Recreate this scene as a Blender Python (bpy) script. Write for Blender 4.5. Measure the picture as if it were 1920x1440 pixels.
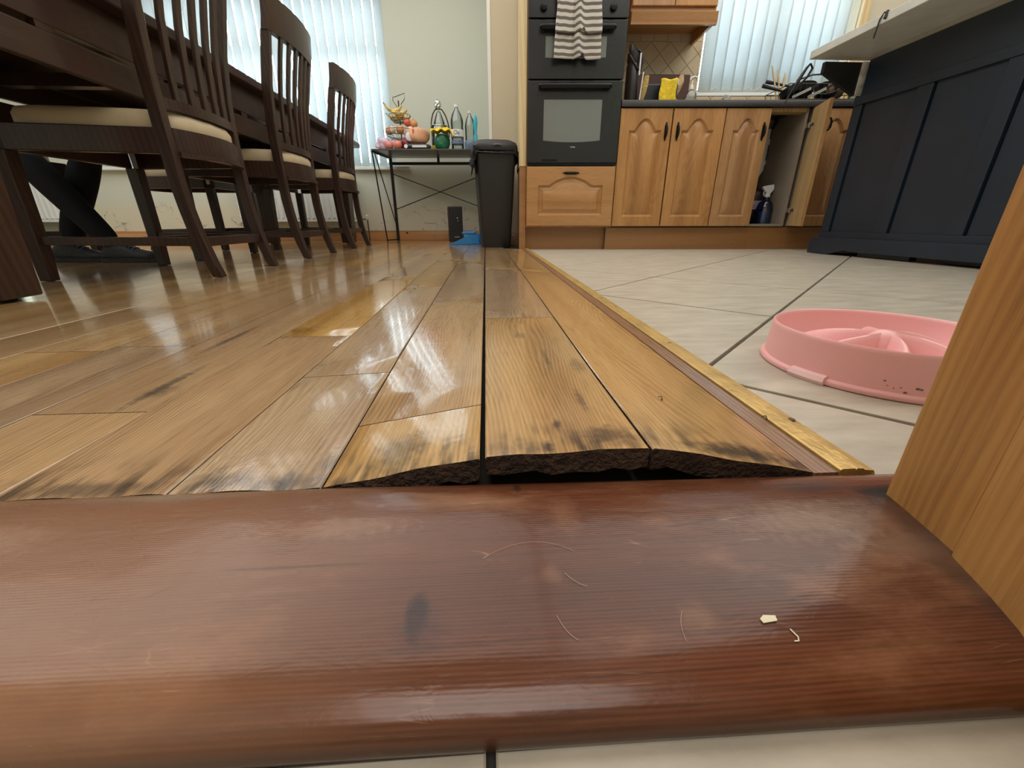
import bpy, bmesh, math, random
from math import sin, cos, pi, radians, sqrt
from mathutils import Vector, Matrix
random.seed(7)
for o in list(bpy.data.objects): bpy.data.objects.remove(o)
SC = bpy.context.scene
COL = SC.collection

# ------------------------------------------------------------------ camera, world, lights, exposure
def nrm(v): return v.normalized()
CAMH = 0.19
Yc = nrm(Vector((-50, 306, 758)))
Uc = -nrm(Vector((4, -1880, 758)))
Uc = nrm(Uc - Yc * Uc.dot(Yc))
Xc = Yc.cross(Uc)
if Xc.x < 0: Xc = -Xc
R = Matrix((Xc, Yc, Uc))                    # camera (right, up, forward) -> world
right = R @ Vector((1, 0, 0)); up = R @ Vector((0, 1, 0)); fwd = R @ Vector((0, 0, 1))
cam = bpy.data.cameras.new('camera'); co = bpy.data.objects.new('camera', cam); COL.objects.link(co)
cam.sensor_width = 36; cam.lens = 758 / 1920 * 36; cam.clip_start = 0.01; cam.clip_end = 100
M4 = Matrix.Identity(4)
for i in range(3):
    M4[i][0] = right[i]; M4[i][1] = up[i]; M4[i][2] = -fwd[i]
M4[2][3] = CAMH
co.matrix_world = M4
SC.camera = co

w = bpy.data.worlds.new('world'); SC.world = w; w.use_nodes = True
bg = w.node_tree.nodes['Background']; bg.inputs[0].default_value = (0.86, 0.94, 1.0, 1); bg.inputs[1].default_value = 9.5
SC.view_settings.view_transform = 'Standard'; SC.view_settings.look = 'None'
SC.view_settings.gamma = 1; SC.view_settings.use_curve_mapping = False
SC.view_settings.exposure = 0.0

def area(name, loc, size, power, col, rot=(0, 0, 0)):
    l = bpy.data.lights.new(name, 'AREA'); l.shape = 'RECTANGLE'; l.size = size[0]; l.size_y = size[1]
    l.energy = power; l.color = col
    o = bpy.data.objects.new(name, l); COL.objects.link(o); o.location = loc; o.rotation_euler = rot
    return o
area('ceiling_fill', (-2.0, 2.5, 2.42), (4.6, 3.4), 100, (1.0, 0.97, 0.93))  # added soft fill over the dining side, no fitting modelled
area('ceiling_fill', (1.9, 1.9, 2.42), (3.0, 3.0), 60, (1.0, 0.97, 0.92))  # added soft fill over the kitchen side
area('hall_fill', (0.0, -1.0, 2.35), (1.4, 1.6), 34, (1.0, 0.95, 0.90))  # added fill in the unseen hall, brightens the foreground

TH = radians(-3.1)                          # the far walls and kitchen run stand a little askew to the boards
def KF(kx, ky, z=0): return Vector((kx * cos(TH) - ky * sin(TH), kx * sin(TH) + ky * cos(TH), z))

# ------------------------------------------------------------------ materials
def newmat(name):
    m = bpy.data.materials.new(name); m.use_nodes = True
    nt = m.node_tree
    return m, nt, nt.nodes['Principled BSDF'], nt.nodes, nt.links
def c4(c): return (c[0], c[1], c[2], 1)
def plain(name, col, rough=0.5, metal=0, var=0.06, scale=8, bump=0.0, bscale=60, coat=0, trans=0, spec=0.5):
    m, nt, b, N, L = newmat(name)
    tc = N.new('ShaderNodeTexCoord'); n = N.new('ShaderNodeTexNoise'); n.inputs['Scale'].default_value = scale; n.inputs['Detail'].default_value = 4
    L.new(tc.outputs['Object'], n.inputs['Vector'])
    r = N.new('ShaderNodeValToRGB')
    r.color_ramp.elements[0].position = 0.3; r.color_ramp.elements[1].position = 0.7
    r.color_ramp.elements[0].color = c4([max(0, x * (1 - var)) for x in col]); r.color_ramp.elements[1].color = c4([min(1, x * (1 + var)) for x in col])
    L.new(n.outputs['Fac'], r.inputs[0]); L.new(r.outputs[0], b.inputs['Base Color'])
    b.inputs['Roughness'].default_value = rough; b.inputs['Metallic'].default_value = metal
    b.inputs['Coat Weight'].default_value = coat; b.inputs['Transmission Weight'].default_value = trans
    b.inputs['Specular IOR Level'].default_value = spec
    if bump:
        n2 = N.new('ShaderNodeTexNoise'); n2.inputs['Scale'].default_value = bscale; n2.inputs['Detail'].default_value = 3
        L.new(tc.outputs['Object'], n2.inputs['Vector'])
        bp = N.new('ShaderNodeBump'); bp.inputs['Strength'].default_value = bump; bp.inputs['Distance'].default_value = 0.01
        L.new(n2.outputs['Fac'], bp.inputs['Height']); L.new(bp.outputs[0], b.inputs['Normal'])
    return m
def wood(name, cd, cm, cl, axis='Y', across=60, along=0.07, rough=0.3, bump=0.05, coat=0.0, objvar=0.0, dist=5.0,
         pore=0.35, extra=None, bumpmicro=0.0, rmix=0.0, spec=0.5, wavek=0.30, dscale=0.12, warp=0.0):
    """grain runs along axis; cd/cm/cl dark, middle, light"""
    m, nt, b, N, L = newmat(name)
    tc = N.new('ShaderNodeTexCoord'); oi = N.new('ShaderNodeObjectInfo')
    vm = N.new('ShaderNodeVectorMath'); vm.operation = 'SCALE'; vm.inputs[0].default_value = (3.7, 5.3, 2.9)
    L.new(oi.outputs['Random'], vm.inputs['Scale'])
    ad = N.new('ShaderNodeVectorMath'); ad.operation = 'ADD'; L.new(tc.outputs['Object'], ad.inputs[0])
    if objvar: L.new(vm.outputs[0], ad.inputs[1])
    mp = N.new('ShaderNodeMapping'); s = [1, 1, 1]; s['XYZ'.index(axis)] = along; mp.inputs['Scale'].default_value = s
    if axis == 'Y': pass
    L.new(ad.outputs[0], mp.inputs['Vector'])
    wsrc = mp.outputs[0]
    if warp:
        mpw = N.new('ShaderNodeMapping'); sw_ = [7, 7, 7]; sw_['XYZ'.index(axis)] = 1.3; mpw.inputs['Scale'].default_value = sw_
        L.new(ad.outputs[0], mpw.inputs['Vector'])
        nw = N.new('ShaderNodeTexNoise'); nw.inputs['Scale'].default_value = 1.0; nw.inputs['Detail'].default_value = 1.5; L.new(mpw.outputs[0], nw.inputs['Vector'])
        wsc = N.new('ShaderNodeMath'); wsc.operation = 'MULTIPLY'; wsc.inputs[1].default_value = warp; L.new(nw.outputs['Fac'], wsc.inputs[0])
        wad = N.new('ShaderNodeVectorMath'); wad.operation = 'ADD'; L.new(mp.outputs[0], wad.inputs[0]); L.new(wsc.outputs[0], wad.inputs[1]); wsrc = wad.outputs[0]
    wv = N.new('ShaderNodeTexWave'); wv.wave_type = 'BANDS'
    wv.bands_direction = {'Y': 'X', 'Z': 'DIAGONAL', 'X': 'Y'}[axis]
    wv.inputs['Scale'].default_value = across; wv.inputs['Distortion'].default_value = dist
    wv.inputs['Detail'].default_value = 3; wv.inputs['Detail Scale'].default_value = dscale; wv.inputs['Detail Roughness'].default_value = 0.45
    L.new(wsrc, wv.inputs['Vector'])
    nb = N.new('ShaderNodeTexNoise'); nb.inputs['Scale'].default_value = 14; nb.inputs['Detail'].default_value = 3
    L.new(mp.outputs[0], nb.inputs['Vector'])
    mp2 = N.new('ShaderNodeMapping'); s2 = [1, 1, 1]; s2['XYZ'.index(axis)] = 0.03; mp2.inputs['Scale'].default_value = s2
    L.new(ad.outputs[0], mp2.inputs['Vector'])
    npn = N.new('ShaderNodeTexNoise'); npn.inputs['Scale'].default_value = 520; npn.inputs['Detail'].default_value = 2
    L.new(mp2.outputs[0], npn.inputs['Vector'])
    mx = N.new('ShaderNodeMath'); mx.operation = 'MULTIPLY_ADD'; mx.inputs[1].default_value = wavek
    L.new(wv.outputs['Fac'], mx.inputs[0])
    m2 = N.new('ShaderNodeMath'); m2.operation = 'MULTIPLY_ADD'; m2.inputs[1].default_value = 1.1; m2.inputs[2].default_value = -0.05 - wavek * .5 + .0
    L.new(nb.outputs['Fac'], m2.inputs[0]); L.new(m2.outputs[0], mx.inputs[2])
    rp = N.new('ShaderNodeValToRGB'); e = rp.color_ramp.elements
    e[0].position = 0.2; e[0].color = c4(cd); e[1].position = 0.85; e[1].color = c4(cl)
    k = rp.color_ramp.elements.new(0.52); k.color = c4(cm)
    L.new(mx.outputs[0], rp.inputs[0])
    col = rp.outputs[0]
    # pores
    pr = N.new('ShaderNodeMapRange'); pr.inputs['From Min'].default_value = 0.36; pr.inputs['From Max'].default_value = 0.5
    pr.inputs['To Min'].default_value = 1 - pore; pr.inputs['To Max'].default_value = 1.0
    L.new(npn.outputs['Fac'], pr.inputs['Value'])
    mc = N.new('ShaderNodeMix'); mc.data_type = 'RGBA'; mc.blend_type = 'MULTIPLY'; mc.inputs['Factor'].default_value = 1
    L.new(col, mc.inputs['A']); L.new(pr.outputs[0], mc.inputs['B']); col = mc.outputs['Result']
    if objvar:
        mr = N.new('ShaderNodeMapRange'); mr.inputs['To Min'].default_value = 1 - objvar; mr.inputs['To Max'].default_value = 1 + objvar
        L.new(oi.outputs['Random'], mr.inputs['Value'])
        hs = N.new('ShaderNodeHueSaturation'); L.new(mr.outputs[0], hs.inputs['Value']); L.new(col, hs.inputs['Color'])
        m5 = N.new('ShaderNodeMath'); m5.operation = 'MULTIPLY'; m5.inputs[1].default_value = 7.13; L.new(oi.outputs['Random'], m5.inputs[0])
        f5 = N.new('ShaderNodeMath'); f5.operation = 'FRACT'; L.new(m5.outputs[0], f5.inputs[0])
        mr2 = N.new('ShaderNodeMapRange'); mr2.inputs['To Min'].default_value = 1 - 1.6 * objvar; mr2.inputs['To Max'].default_value = 1 + .6 * objvar
        L.new(f5.outputs[0], mr2.inputs['Value']); L.new(mr2.outputs[0], hs.inputs['Saturation'])
        col = hs.outputs[0]
    if extra: col = extra(N, L, tc, col)
    L.new(col, b.inputs['Base Color'])
    b.inputs['Roughness'].default_value = rough; b.inputs['Coat Weight'].default_value = coat; b.inputs['Coat Roughness'].default_value = 0.08
    b.inputs['Specular IOR Level'].default_value = spec
    if rmix:
        nr = N.new('ShaderNodeTexNoise'); nr.inputs['Scale'].default_value = 9; nr.inputs['Detail'].default_value = 5; L.new(tc.outputs['Object'], nr.inputs['Vector'])
        rr = N.new('ShaderNodeMapRange'); rr.inputs['From Min'].default_value = 0.3; rr.inputs['From Max'].default_value = 0.7
        rr.inputs['To Min'].default_value = rough; rr.inputs['To Max'].default_value = rough + rmix
        L.new(nr.outputs['Fac'], rr.inputs['Value']); L.new(rr.outputs[0], b.inputs['Roughness'])
    bp = N.new('ShaderNodeBump'); bp.inputs['Strength'].default_value = bump; bp.inputs['Distance'].default_value = 0.004
    L.new(mx.outputs[0], bp.inputs['Height']); last = bp
    if bumpmicro:
        nm = N.new('ShaderNodeTexNoise'); nm.inputs['Scale'].default_value = 95; nm.inputs['Detail'].default_value = 4; nm.inputs['Distortion'].default_value = 0.8
        mp3 = N.new('ShaderNodeMapping'); s3 = [1, 1, 1]; s3['XYZ'.index(axis)] = 0.55; mp3.inputs['Scale'].default_value = s3
        L.new(ad.outputs[0], mp3.inputs['Vector']); L.new(mp3.outputs[0], nm.inputs['Vector'])
        b2 = N.new('ShaderNodeBump'); b2.inputs['Strength'].default_value = bumpmicro; b2.inputs['Distance'].default_value = 0.0025
        L.new(nm.outputs['Fac'], b2.inputs['Height']); L.new(bp.outputs[0], b2.inputs['Normal']); last = b2
    L.new(last.outputs[0], b.inputs['Normal'])
    return m

def blend(N, L, fac, a, bcol):
    mx = N.new('ShaderNodeMix'); mx.data_type = 'RGBA'; L.new(fac, mx.inputs['Factor']); L.new(a, mx.inputs['A']); mx.inputs['B'].default_value = c4(bcol)
    return mx.outputs['Result']
def mrange(N, L, src, a, b, c=0, d=1, smooth=True):
    r = N.new('ShaderNodeMapRange'); r.interpolation_type = 'SMOOTHSTEP' if smooth else 'LINEAR'
    r.inputs['From Min'].default_value = a; r.inputs['From Max'].default_value = b; r.inputs['To Min'].default_value = c; r.inputs['To Max'].default_value = d
    L.new(src, r.inputs['Value']); return r.outputs[0]
def mathn(N, L, op, a, b=None):
    m = N.new('ShaderNodeMath'); m.operation = op
    if isinstance(a, (int, float)): m.inputs[0].default_value = a
    else: L.new(a, m.inputs[0])
    if b is not None:
        if isinstance(b, (int, float)): m.inputs[1].default_value = b
        else: L.new(b, m.inputs[1])
    return m.outputs[0]
def spot(N, L, pos, cx, cy, rx, ry, soft=0.5, warp=0.3, ws=60):
    """soft blot at (cx, cy) in the world plane with a ragged outline"""
    sp = N.new('ShaderNodeSeparateXYZ'); L.new(pos, sp.inputs[0])
    dx = mathn(N, L, 'DIVIDE', mathn(N, L, 'SUBTRACT', sp.outputs[0], cx), rx)
    dy = mathn(N, L, 'DIVIDE', mathn(N, L, 'SUBTRACT', sp.outputs[1], cy), ry)
    d = mathn(N, L, 'SQRT', mathn(N, L, 'ADD', mathn(N, L, 'MULTIPLY', dx, dx), mathn(N, L, 'MULTIPLY', dy, dy)))
    n = N.new('ShaderNodeTexNoise'); n.inputs['Scale'].default_value = ws; n.inputs['Detail'].default_value = 4; L.new(pos, n.inputs['Vector'])
    d2 = mathn(N, L, 'ADD', d, mathn(N, L, 'MULTIPLY', mathn(N, L, 'SUBTRACT', n.outputs['Fac'], 0.5), warp * 2))
    return mrange(N, L, d2, 1 - soft, 1 + soft * 0.4, 1, 0)

def plank_extra(N, L, tc, col):
    g = N.new('ShaderNodeNewGeometry'); pos = g.outputs['Position']
    sp = N.new('ShaderNodeSeparateXYZ'); L.new(pos, sp.inputs[0])
    mp = N.new('ShaderNodeMapping'); mp.inputs['Scale'].default_value = (1, 0.16, 1); L.new(pos, mp.inputs['Vector'])
    n = N.new('ShaderNodeTexNoise'); n.inputs['Scale'].default_value = 90; n.inputs['Detail'].default_value = 5; L.new(mp.outputs[0], n.inputs['Vector'])
    n2 = N.new('ShaderNodeTexNoise'); n2.inputs['Scale'].default_value = 24; n2.inputs['Detail'].default_value = 3; L.new(pos, n2.inputs['Vector'])
    fy = mrange(N, L, sp.outputs[1], 0.262, 0.345, 1, 0)
    f = mathn(N, L, 'MULTIPLY', fy, mathn(N, L, 'MULTIPLY', mrange(N, L, n.outputs['Fac'], 0.40, 0.62), mrange(N, L, n2.outputs['Fac'], 0.36, 0.62)))
    f = mathn(N, L, 'MULTIPLY', f, 0.8)
    col = blend(N, L, f, col, (0.035, 0.026, 0.02))
    for (cx, cy, rx, ry, k) in [(-0.075, 0.300, 0.022, 0.03, 0.55), (0.095, 0.285, 0.022, 0.018, 0.75), (0.045, 0.273, 0.006, 0.012, 0.9), (0.032, 0.273, 0.006, 0.014, 0.7),
                             (0.20, 0.275, 0.05, 0.014, 0.85), (0.255, 0.268, 0.02, 0.01, 0.9), (-0.405, 0.50, 0.008, 0.075, 0.7), (-0.45, 0.72, 0.006, 0.09, 0.7), (-0.40, 0.475, 0.018, 0.022, 0.5),
                             (0.058, 0.31, 0.004, 0.012, 0.8), (0.09, 0.36, 0.004, 0.03, 0.55), (0.075, 0.50, 0.004, 0.05, 0.5), (0.11, 0.47, 0.01, 0.03, 0.4), (0.05, 0.62, 0.01, 0.02, 0.5), (-0.16, 0.275, 0.03, 0.012, 0.6), (-0.21, 0.28, 0.03, 0.012, 0.5), (-0.31, 0.275, 0.05, 0.012, 0.6)]:
        s = mathn(N, L, 'MULTIPLY', spot(N, L, pos, cx, cy, rx, ry, 0.8, 0.6, 120), k)
        col = blend(N, L, s, col, (0.05, 0.04, 0.035))
    return col
def thr_extra(N, L, tc, col):
    g = N.new('ShaderNodeNewGeometry'); pos = g.outputs['Position']
    mp = N.new('ShaderNodeMapping'); mp.inputs['Scale'].default_value = (0.3, 1, 1); L.new(pos, mp.inputs['Vector'])
    n = N.new('ShaderNodeTexNoise'); n.inputs['Scale'].default_value = 22; n.inputs['Detail'].default_value = 6; n.inputs['Roughness'].default_value = 0.65; L.new(mp.outputs[0], n.inputs['Vector'])
    f = mathn(N, L, 'MULTIPLY', mrange(N, L, n.outputs['Fac'], 0.50, 0.72), 0.5)
    col = blend(N, L, f, col, (0.30, 0.14, 0.07))
    # the stain has worn thin towards the left end and at the right-hand frame
    sp = N.new('ShaderNodeSeparateXYZ'); L.new(pos, sp.inputs[0])
    wl = mathn(N, L, 'MULTIPLY', mrange(N, L, sp.outputs[0], 0.02, -0.22, 0, 1), 0.62)
    col = blend(N, L, wl, col, (0.29, 0.155, 0.09))
    spots = [((0.27, 0.095), 0), ]
    S = [(-0.037, 0.1385, 0.0062, 0.0125, 0.97, (0.022, 0.008, 0.006), 0.5, 0.3), (-0.035, 0.132, 0.013, 0.014, 0.55, (0.05, 0.02, 0.02), 0.9, 0.4),
         (0.018, 0.243, 0.003, 0.01, 0.8, (0.03, 0.015, 0.01), 0.5, 0.4),
         (0.225, 0.228, 0.032, 0.012, 0.8, (0.05, 0.04, 0.035), 0.9, 0.6), (0.268, 0.214, 0.018, 0.012, 0.95, (0.02, 0.02, 0.018), 0.8, 0.5),
         (0.20, 0.19, 0.05, 0.02, 0.4, (0.30, 0.20, 0.12), 0.9, 0.6), (0.235, 0.165, 0.035, 0.016, 0.4, (0.30, 0.19, 0.12), 0.9, 0.6),
         (0.045, 0.205, 0.01, 0.02, 0.25, (0.30, 0.15, 0.07), 0.9, 0.6), (0.03, 0.158, 0.006, 0.006, 0.25, (0.30, 0.15, 0.07), 0.8, 0.6), (0.095, 0.13, 0.009, 0.008, 0.3, (0.28, 0.14, 0.06), 0.9, 0.6),
         (0.256, 0.180, 0.012, 0.035, 0.55, (0.03, 0.022, 0.018), 0.9, 0.5), (0.243, 0.135, 0.010, 0.03, 0.5, (0.03, 0.022, 0.018), 0.9, 0.5),
         (-0.10, 0.171, 0.05, 0.0012, 0.7, (0.09, 0.04, 0.02), 0.6, 0.5), (0.0, 0.170, 0.05, 0.0016, 0.6, (0.09, 0.035, 0.02), 0.6, 0.5), (-0.12, 0.167, 0.02, 0.002, 0.12, (0.35, 0.2, 0.1), 0.6, 0.9),
         (-0.23, 0.247, 0.07, 0.006, 0.6, (0.22, 0.18, 0.13), 0.9, 0.8), (-0.30, 0.2, 0.04, 0.018, 0.45, (0.34, 0.22, 0.15), 0.9, 0.7), (-0.1, 0.20, 0.05, 0.01, 0.35, (0.33, 0.19, 0.12), 0.9, 0.8)]
    for (cx, cy, rx, ry, k, c, so, wa) in S:
        s = mathn(N, L, 'MULTIPLY', spot(N, L, pos, cx, cy, rx, ry, so, wa, 160), k)
        col = blend(N, L, s, col, c)
    for (sx_, rot_, thr_, k_) in ((1, .5, .012, .25), (1, -.8, .010, .22), (1, 1.5, .008, .18)):
        mpr = N.new('ShaderNodeMapping'); mpr.inputs['Rotation'].default_value = (0, 0, rot_); mpr.inputs['Scale'].default_value = (7, 75, 1); L.new(pos, mpr.inputs['Vector'])
        ns = N.new('ShaderNodeTexNoise'); ns.inputs['Scale'].default_value = 1; ns.inputs['Detail'].default_value = 1; ns.inputs['Distortion'].default_value = .4; L.new(mpr.outputs[0], ns.inputs['Vector'])
        dd = mathn(N, L, 'ABSOLUTE', mathn(N, L, 'SUBTRACT', ns.outputs['Fac'], .52))
        nn = N.new('ShaderNodeTexNoise'); nn.inputs['Scale'].default_value = 28; nn.inputs['Detail'].default_value = 3; L.new(pos, nn.inputs['Vector'])
        fsc = mathn(N, L, 'MULTIPLY', mathn(N, L, 'MULTIPLY', mrange(N, L, dd, 0, thr_, 1, 0), mrange(N, L, nn.outputs['Fac'], .60, .70)), k_)
        col = blend(N, L, fsc, col, (0.42, 0.27, 0.17))
    # darker towards the bottom of the rounded front edge
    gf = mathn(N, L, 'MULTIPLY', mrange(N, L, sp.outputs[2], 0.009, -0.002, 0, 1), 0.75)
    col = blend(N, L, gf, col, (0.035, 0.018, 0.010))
    return col

M = {}
M['oak'] = wood('oak_plank_lacquered', (0.29, 0.150, 0.052), (0.45, 0.262, 0.096), (0.57, 0.368, 0.152), 'Y', 70, 0.035, 0.09, 0.03, 0.5, 0.15, 3.0, 0.18, plank_extra, 0.17, 0.10, wavek=0.20, dscale=0.2, warp=0.16)
M['plank_edge'] = plain('plank_sawn_edge', (0.045, 0.024, 0.014), 0.85, var=0.5, scale=90, bump=0.8, bscale=220)
M['threshold'] = wood('stained_pine_threshold', (0.058, 0.017, 0.008), (0.105, 0.033, 0.014), (0.16, 0.055, 0.024), 'X', 170, 0.05, 0.15, 0.05, 0.15, 0, 2.5, 0.24, thr_extra, 0.14, 0.20, spec=0.32, wavek=0.18, warp=0.03)
M['strip_brown'] = wood('brown_strip', (0.18, 0.09, 0.05), (0.27, 0.145, 0.085), (0.34, 0.19, 0.11), 'Y', 60, 0.05, 0.25, 0.05, 0.2)
M['brass'] = plain('gold_edging', (0.55, 0.36, 0.12), 0.36, 0.45, 0.18, 25, 0.15, 120)
M['frame_pine'] = wood('varnished_pine_frame', (0.34, 0.150, 0.040), (0.50, 0.245, 0.072), (0.62, 0.33, 0.105), 'Z', 60, 0.06, 0.40, 0.04, 0.05, 0, 3.0, 0.14, wavek=0.15, warp=0.05)
M['dark_wood'] = wood('dark_mahogany_stain', (0.022, 0.010, 0.007), (0.040, 0.019, 0.013), (0.058, 0.029, 0.020), 'Z', 30, 0.08, 0.34, 0.05, 0.10, 0, 4, 0.2)
M['dark_wood_x'] = wood('dark_mahogany_table', (0.025, 0.011, 0.008), (0.045, 0.022, 0.015), (0.065, 0.034, 0.024), 'Y', 30, 0.08, 0.32, 0.05, 0.10, 0, 4, 0.2)
M['cushion'] = plain('cream_leatherette', (0.52, 0.42, 0.27), 0.5, var=0.05, scale=20, bump=0.1, bscale=250)
M['cab'] = wood('oak_cabinet', (0.34, 0.150, 0.042), (0.46, 0.222, 0.068), (0.55, 0.285, 0.100), 'Z', 34, 0.06, 0.36, 0.05, 0.10, 0.07, 3, 0.22, wavek=.15, warp=.12)
M['cab_x'] = wood('oak_cabinet_cross', (0.33, 0.145, 0.042), (0.45, 0.215, 0.066), (0.54, 0.275, 0.095), 'X', 34, 0.06, 0.36, 0.05, 0.10, 0.07, 6, 0.22)
M['cab_inside'] = wood('pale_board_back_of_door', (0.38, 0.24, 0.10), (0.50, 0.33, 0.15), (0.58, 0.40, 0.20), 'Z', 24, 0.08, 0.5, 0.04, 0, 0, 5, 0.25)
M['plinth'] = wood('oak_plinth', (0.27, 0.125, 0.042), (0.34, 0.165, 0.058), (0.40, 0.20, 0.075), 'X', 30, 0.05, 0.4, 0.04, 0.1, 0, 4, 0.15)
M['black_iron'] = plain('black_iron', (0.012, 0.011, 0.010), 0.4, 0.6, 0.1)
M['oven'] = plain('black_enamel', (0.012, 0.014, 0.016), 0.25, 0, 0.1, 4, 0.0)
M['oven_gloss'] = plain('black_gloss_handle', (0.005, 0.005, 0.006), 0.22, 0, 0.1, 4, spec=0.3)
M['oven_glass'] = plain('oven_window_glass', (0.20, 0.215, 0.205), 0.18, 0.25, 0.03, 3)
M['logo'] = plain('silver_print', (0.6, 0.6, 0.6), 0.4, 0.5)
M['worktop'] = plain('dark_laminate_worktop', (0.020, 0.017, 0.016), 0.35, 0, 0.4, 60)
M['wall'] = plain('cream_green_wall_paint', (0.60, 0.62, 0.53), 0.85, var=0.02, scale=2, bump=0.03, bscale=40)
M['wall_warm'] = plain('beige_wall_paint', (0.60, 0.54, 0.41), 0.85, var=0.02, scale=2, bump=0.03, bscale=40)
M['white'] = plain('white_gloss_paint', (0.82, 0.84, 0.82), 0.35, var=0.02)
M['upvc'] = plain('white_plastic_frame', (0.80, 0.83, 0.85), 0.3, var=0.02)
M['ceiling'] = plain('white_ceiling_paint', (0.78, 0.77, 0.73), 0.9, var=0.02)
M['skirting'] = wood('pine_skirting', (0.36, 0.15, 0.05), (0.50, 0.23, 0.085), (0.58, 0.30, 0.12), 'X', 30, 0.05, 0.35, 0.03, 0.1, 0, 5, 0.1)
M['post'] = wood('pale_pine_post', (0.60, 0.44, 0.22), (0.72, 0.56, 0.31), (0.78, 0.64, 0.38), 'Z', 20, 0.05, 0.4, 0.03, 0, 0, 4, 0.06)
M['tile'] = None
M['grout'] = plain('grey_brown_grout', (0.045, 0.038, 0.030), 0.9, var=0.2, scale=60)
M['wtile'] = plain('beige_wall_tile', (0.54, 0.43, 0.28), 0.3, var=0.06, scale=14, coat=0.2)
M['wgrout'] = plain('brown_wall_grout', (0.30, 0.24, 0.155), 0.9)
M['island'] = plain('charcoal_blue_paint', (0.013, 0.024, 0.040), 0.36, 0, 0.12, 5, 0.02, 90, coat=0.0, spec=0.6)
M['counter'] = plain('pale_stone_counter', (0.62, 0.63, 0.58), 0.35, 0, 0.08, 12)
M['raw_board'] = plain('bare_chipped_board', (0.72, 0.71, 0.66), 0.8, 0, 0.3, 40)
M['pink'] = plain('pink_plastic', (0.88, 0.45, 0.45), 0.38, 0, 0.03, 6, 0.03, 300)
M['pink_pale'] = plain('pale_pink_rubber', (0.90, 0.60, 0.60), 0.45, 0, 0.03, 6)
M['bin'] = plain('black_bin_plastic', (0.017, 0.018, 0.020), 0.42, 0, 0.08, 6, 0.05, 200)
M['bin_bag'] = plain('black_bin_liner', (0.006, 0.006, 0.008), 0.22, 0, 0.2, 30, 0.6, 60)
M['steel_black'] = plain('black_powder_coat', (0.012, 0.012, 0.012), 0.45, 0.2)
M['table_grey'] = plain('grey_brown_laminate', (0.10, 0.09, 0.085), 0.3, 0, 0.15, 20)
M['blue'] = plain('blue_plastic', (0.03, 0.25, 0.62), 0.35, 0, 0.05, 10)
M['blue_bristle'] = plain('light_blue_bristles', (0.12, 0.42, 0.72), 0.7, 0, 0.2, 150)
M['cyan'] = plain('turquoise_plastic', (0.05, 0.48, 0.62), 0.35)
M['yellow'] = plain('yellow_cloth', (0.80, 0.56, 0.02), 0.75, 0, 0.15, 30, 0.5, 60)
M['green'] = plain('dark_green_wrap', (0.01, 0.15, 0.07), 0.3, 0, 0.4, 30, 0.5, 40)
M['bread'] = plain('peach_bread_wrap', (0.72, 0.38, 0.22), 0.35, 0, 0.1, 15, 0.3, 50)
M['dark_pack'] = plain('dark_grey_packet', (0.06, 0.06, 0.065), 0.35, 0, 0.3, 30, 0.3, 40)
M['label_white'] = plain('white_label', (0.75, 0.75, 0.78), 0.5)
M['label_red'] = plain('red_label', (0.6, 0.12, 0.08), 0.5)
M['label_blue'] = plain('blue_grey_label', (0.16, 0.22, 0.34), 0.5, 0, 0.3, 80)
M['wire'] = plain('dark_bronze_wire', (0.06, 0.045, 0.03), 0.35, 0.7)
M['banana'] = plain('ripe_banana', (0.66, 0.50, 0.16), 0.5, 0, 0.25, 40)
M['tomato'] = plain('red_fruit_skin', (0.62, 0.10, 0.05), 0.3, 0, 0.15, 12)
M['onion'] = plain('brown_onion_skin', (0.55, 0.27, 0.12), 0.4, 0, 0.25, 20)
M['garlic'] = plain('pale_garlic_skin', (0.72, 0.62, 0.48), 0.5, 0, 0.15, 20)
M['plum'] = plain('dark_red_net_bag', (0.20, 0.02, 0.03), 0.35, 0, 0.4, 30, 0.4, 60)
M['apple'] = plain('pinkish_apple', (0.66, 0.22, 0.17), 0.3, 0, 0.35, 18)
M['petal'] = plain('mauve_wrap', (0.68, 0.50, 0.62), 0.4, 0, 0.35, 40, 0.5, 60)
M['skin'] = plain('skin', (0.45, 0.25, 0.17), 0.55)
M['denim'] = plain('black_trousers', (0.006, 0.008, 0.014), 0.85, 0, 0.2, 60)
M['shoe'] = plain('black_trainer', (0.012, 0.014, 0.020), 0.5, 0, 0.4, 60, 0.3, 120)
M['shoe_blue'] = plain('blue_grey_shoe_trim', (0.16, 0.20, 0.30), 0.6)
M['hairm'] = plain('dark_hair', (0.015, 0.010, 0.008), 0.7)
M['brown_box'] = plain('dark_red_brown_gloss', (0.075, 0.022, 0.018), 0.3, 0, 0.2, 20)
M['navy'] = plain('dark_blue_pack', (0.010, 0.012, 0.022), 0.4)
M['sponge'] = plain('dry_loofah', (0.50, 0.36, 0.12), 0.9, 0, 0.3, 60, 0.8, 80)
M['brush_wood'] = plain('tan_bristle_and_wood', (0.55, 0.36, 0.17), 0.6, 0, 0.3, 90, 0.5, 120)
M['steel'] = plain('brushed_steel', (0.65, 0.66, 0.67), 0.22, 1.0, 0.05)
M['porcelain'] = plain('white_plastic_pipe', (0.72, 0.70, 0.67), 0.4)
M['carcass'] = plain('pale_grey_carcass', (0.27, 0.225, 0.175), 0.6, 0, 0.04)
M['speaker'] = plain('matt_black_plastic', (0.012, 0.012, 0.013), 0.5)
M['mug'] = plain('brown_ceramic', (0.16, 0.09, 0.055), 0.3, 0, 0.2, 14)
M['strap'] = plain('black_strap', (0.008, 0.008, 0.009), 0.55)
M['pot'] = plain('black_nonstick', (0.010, 0.012, 0.014), 0.3)
M['pale_wood'] = plain('pale_wooden_utensil', (0.62, 0.46, 0.25), 0.6)
M['hair_strand'] = plain('pale_pet_hair', (0.55, 0.42, 0.33), 0.5)
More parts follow.
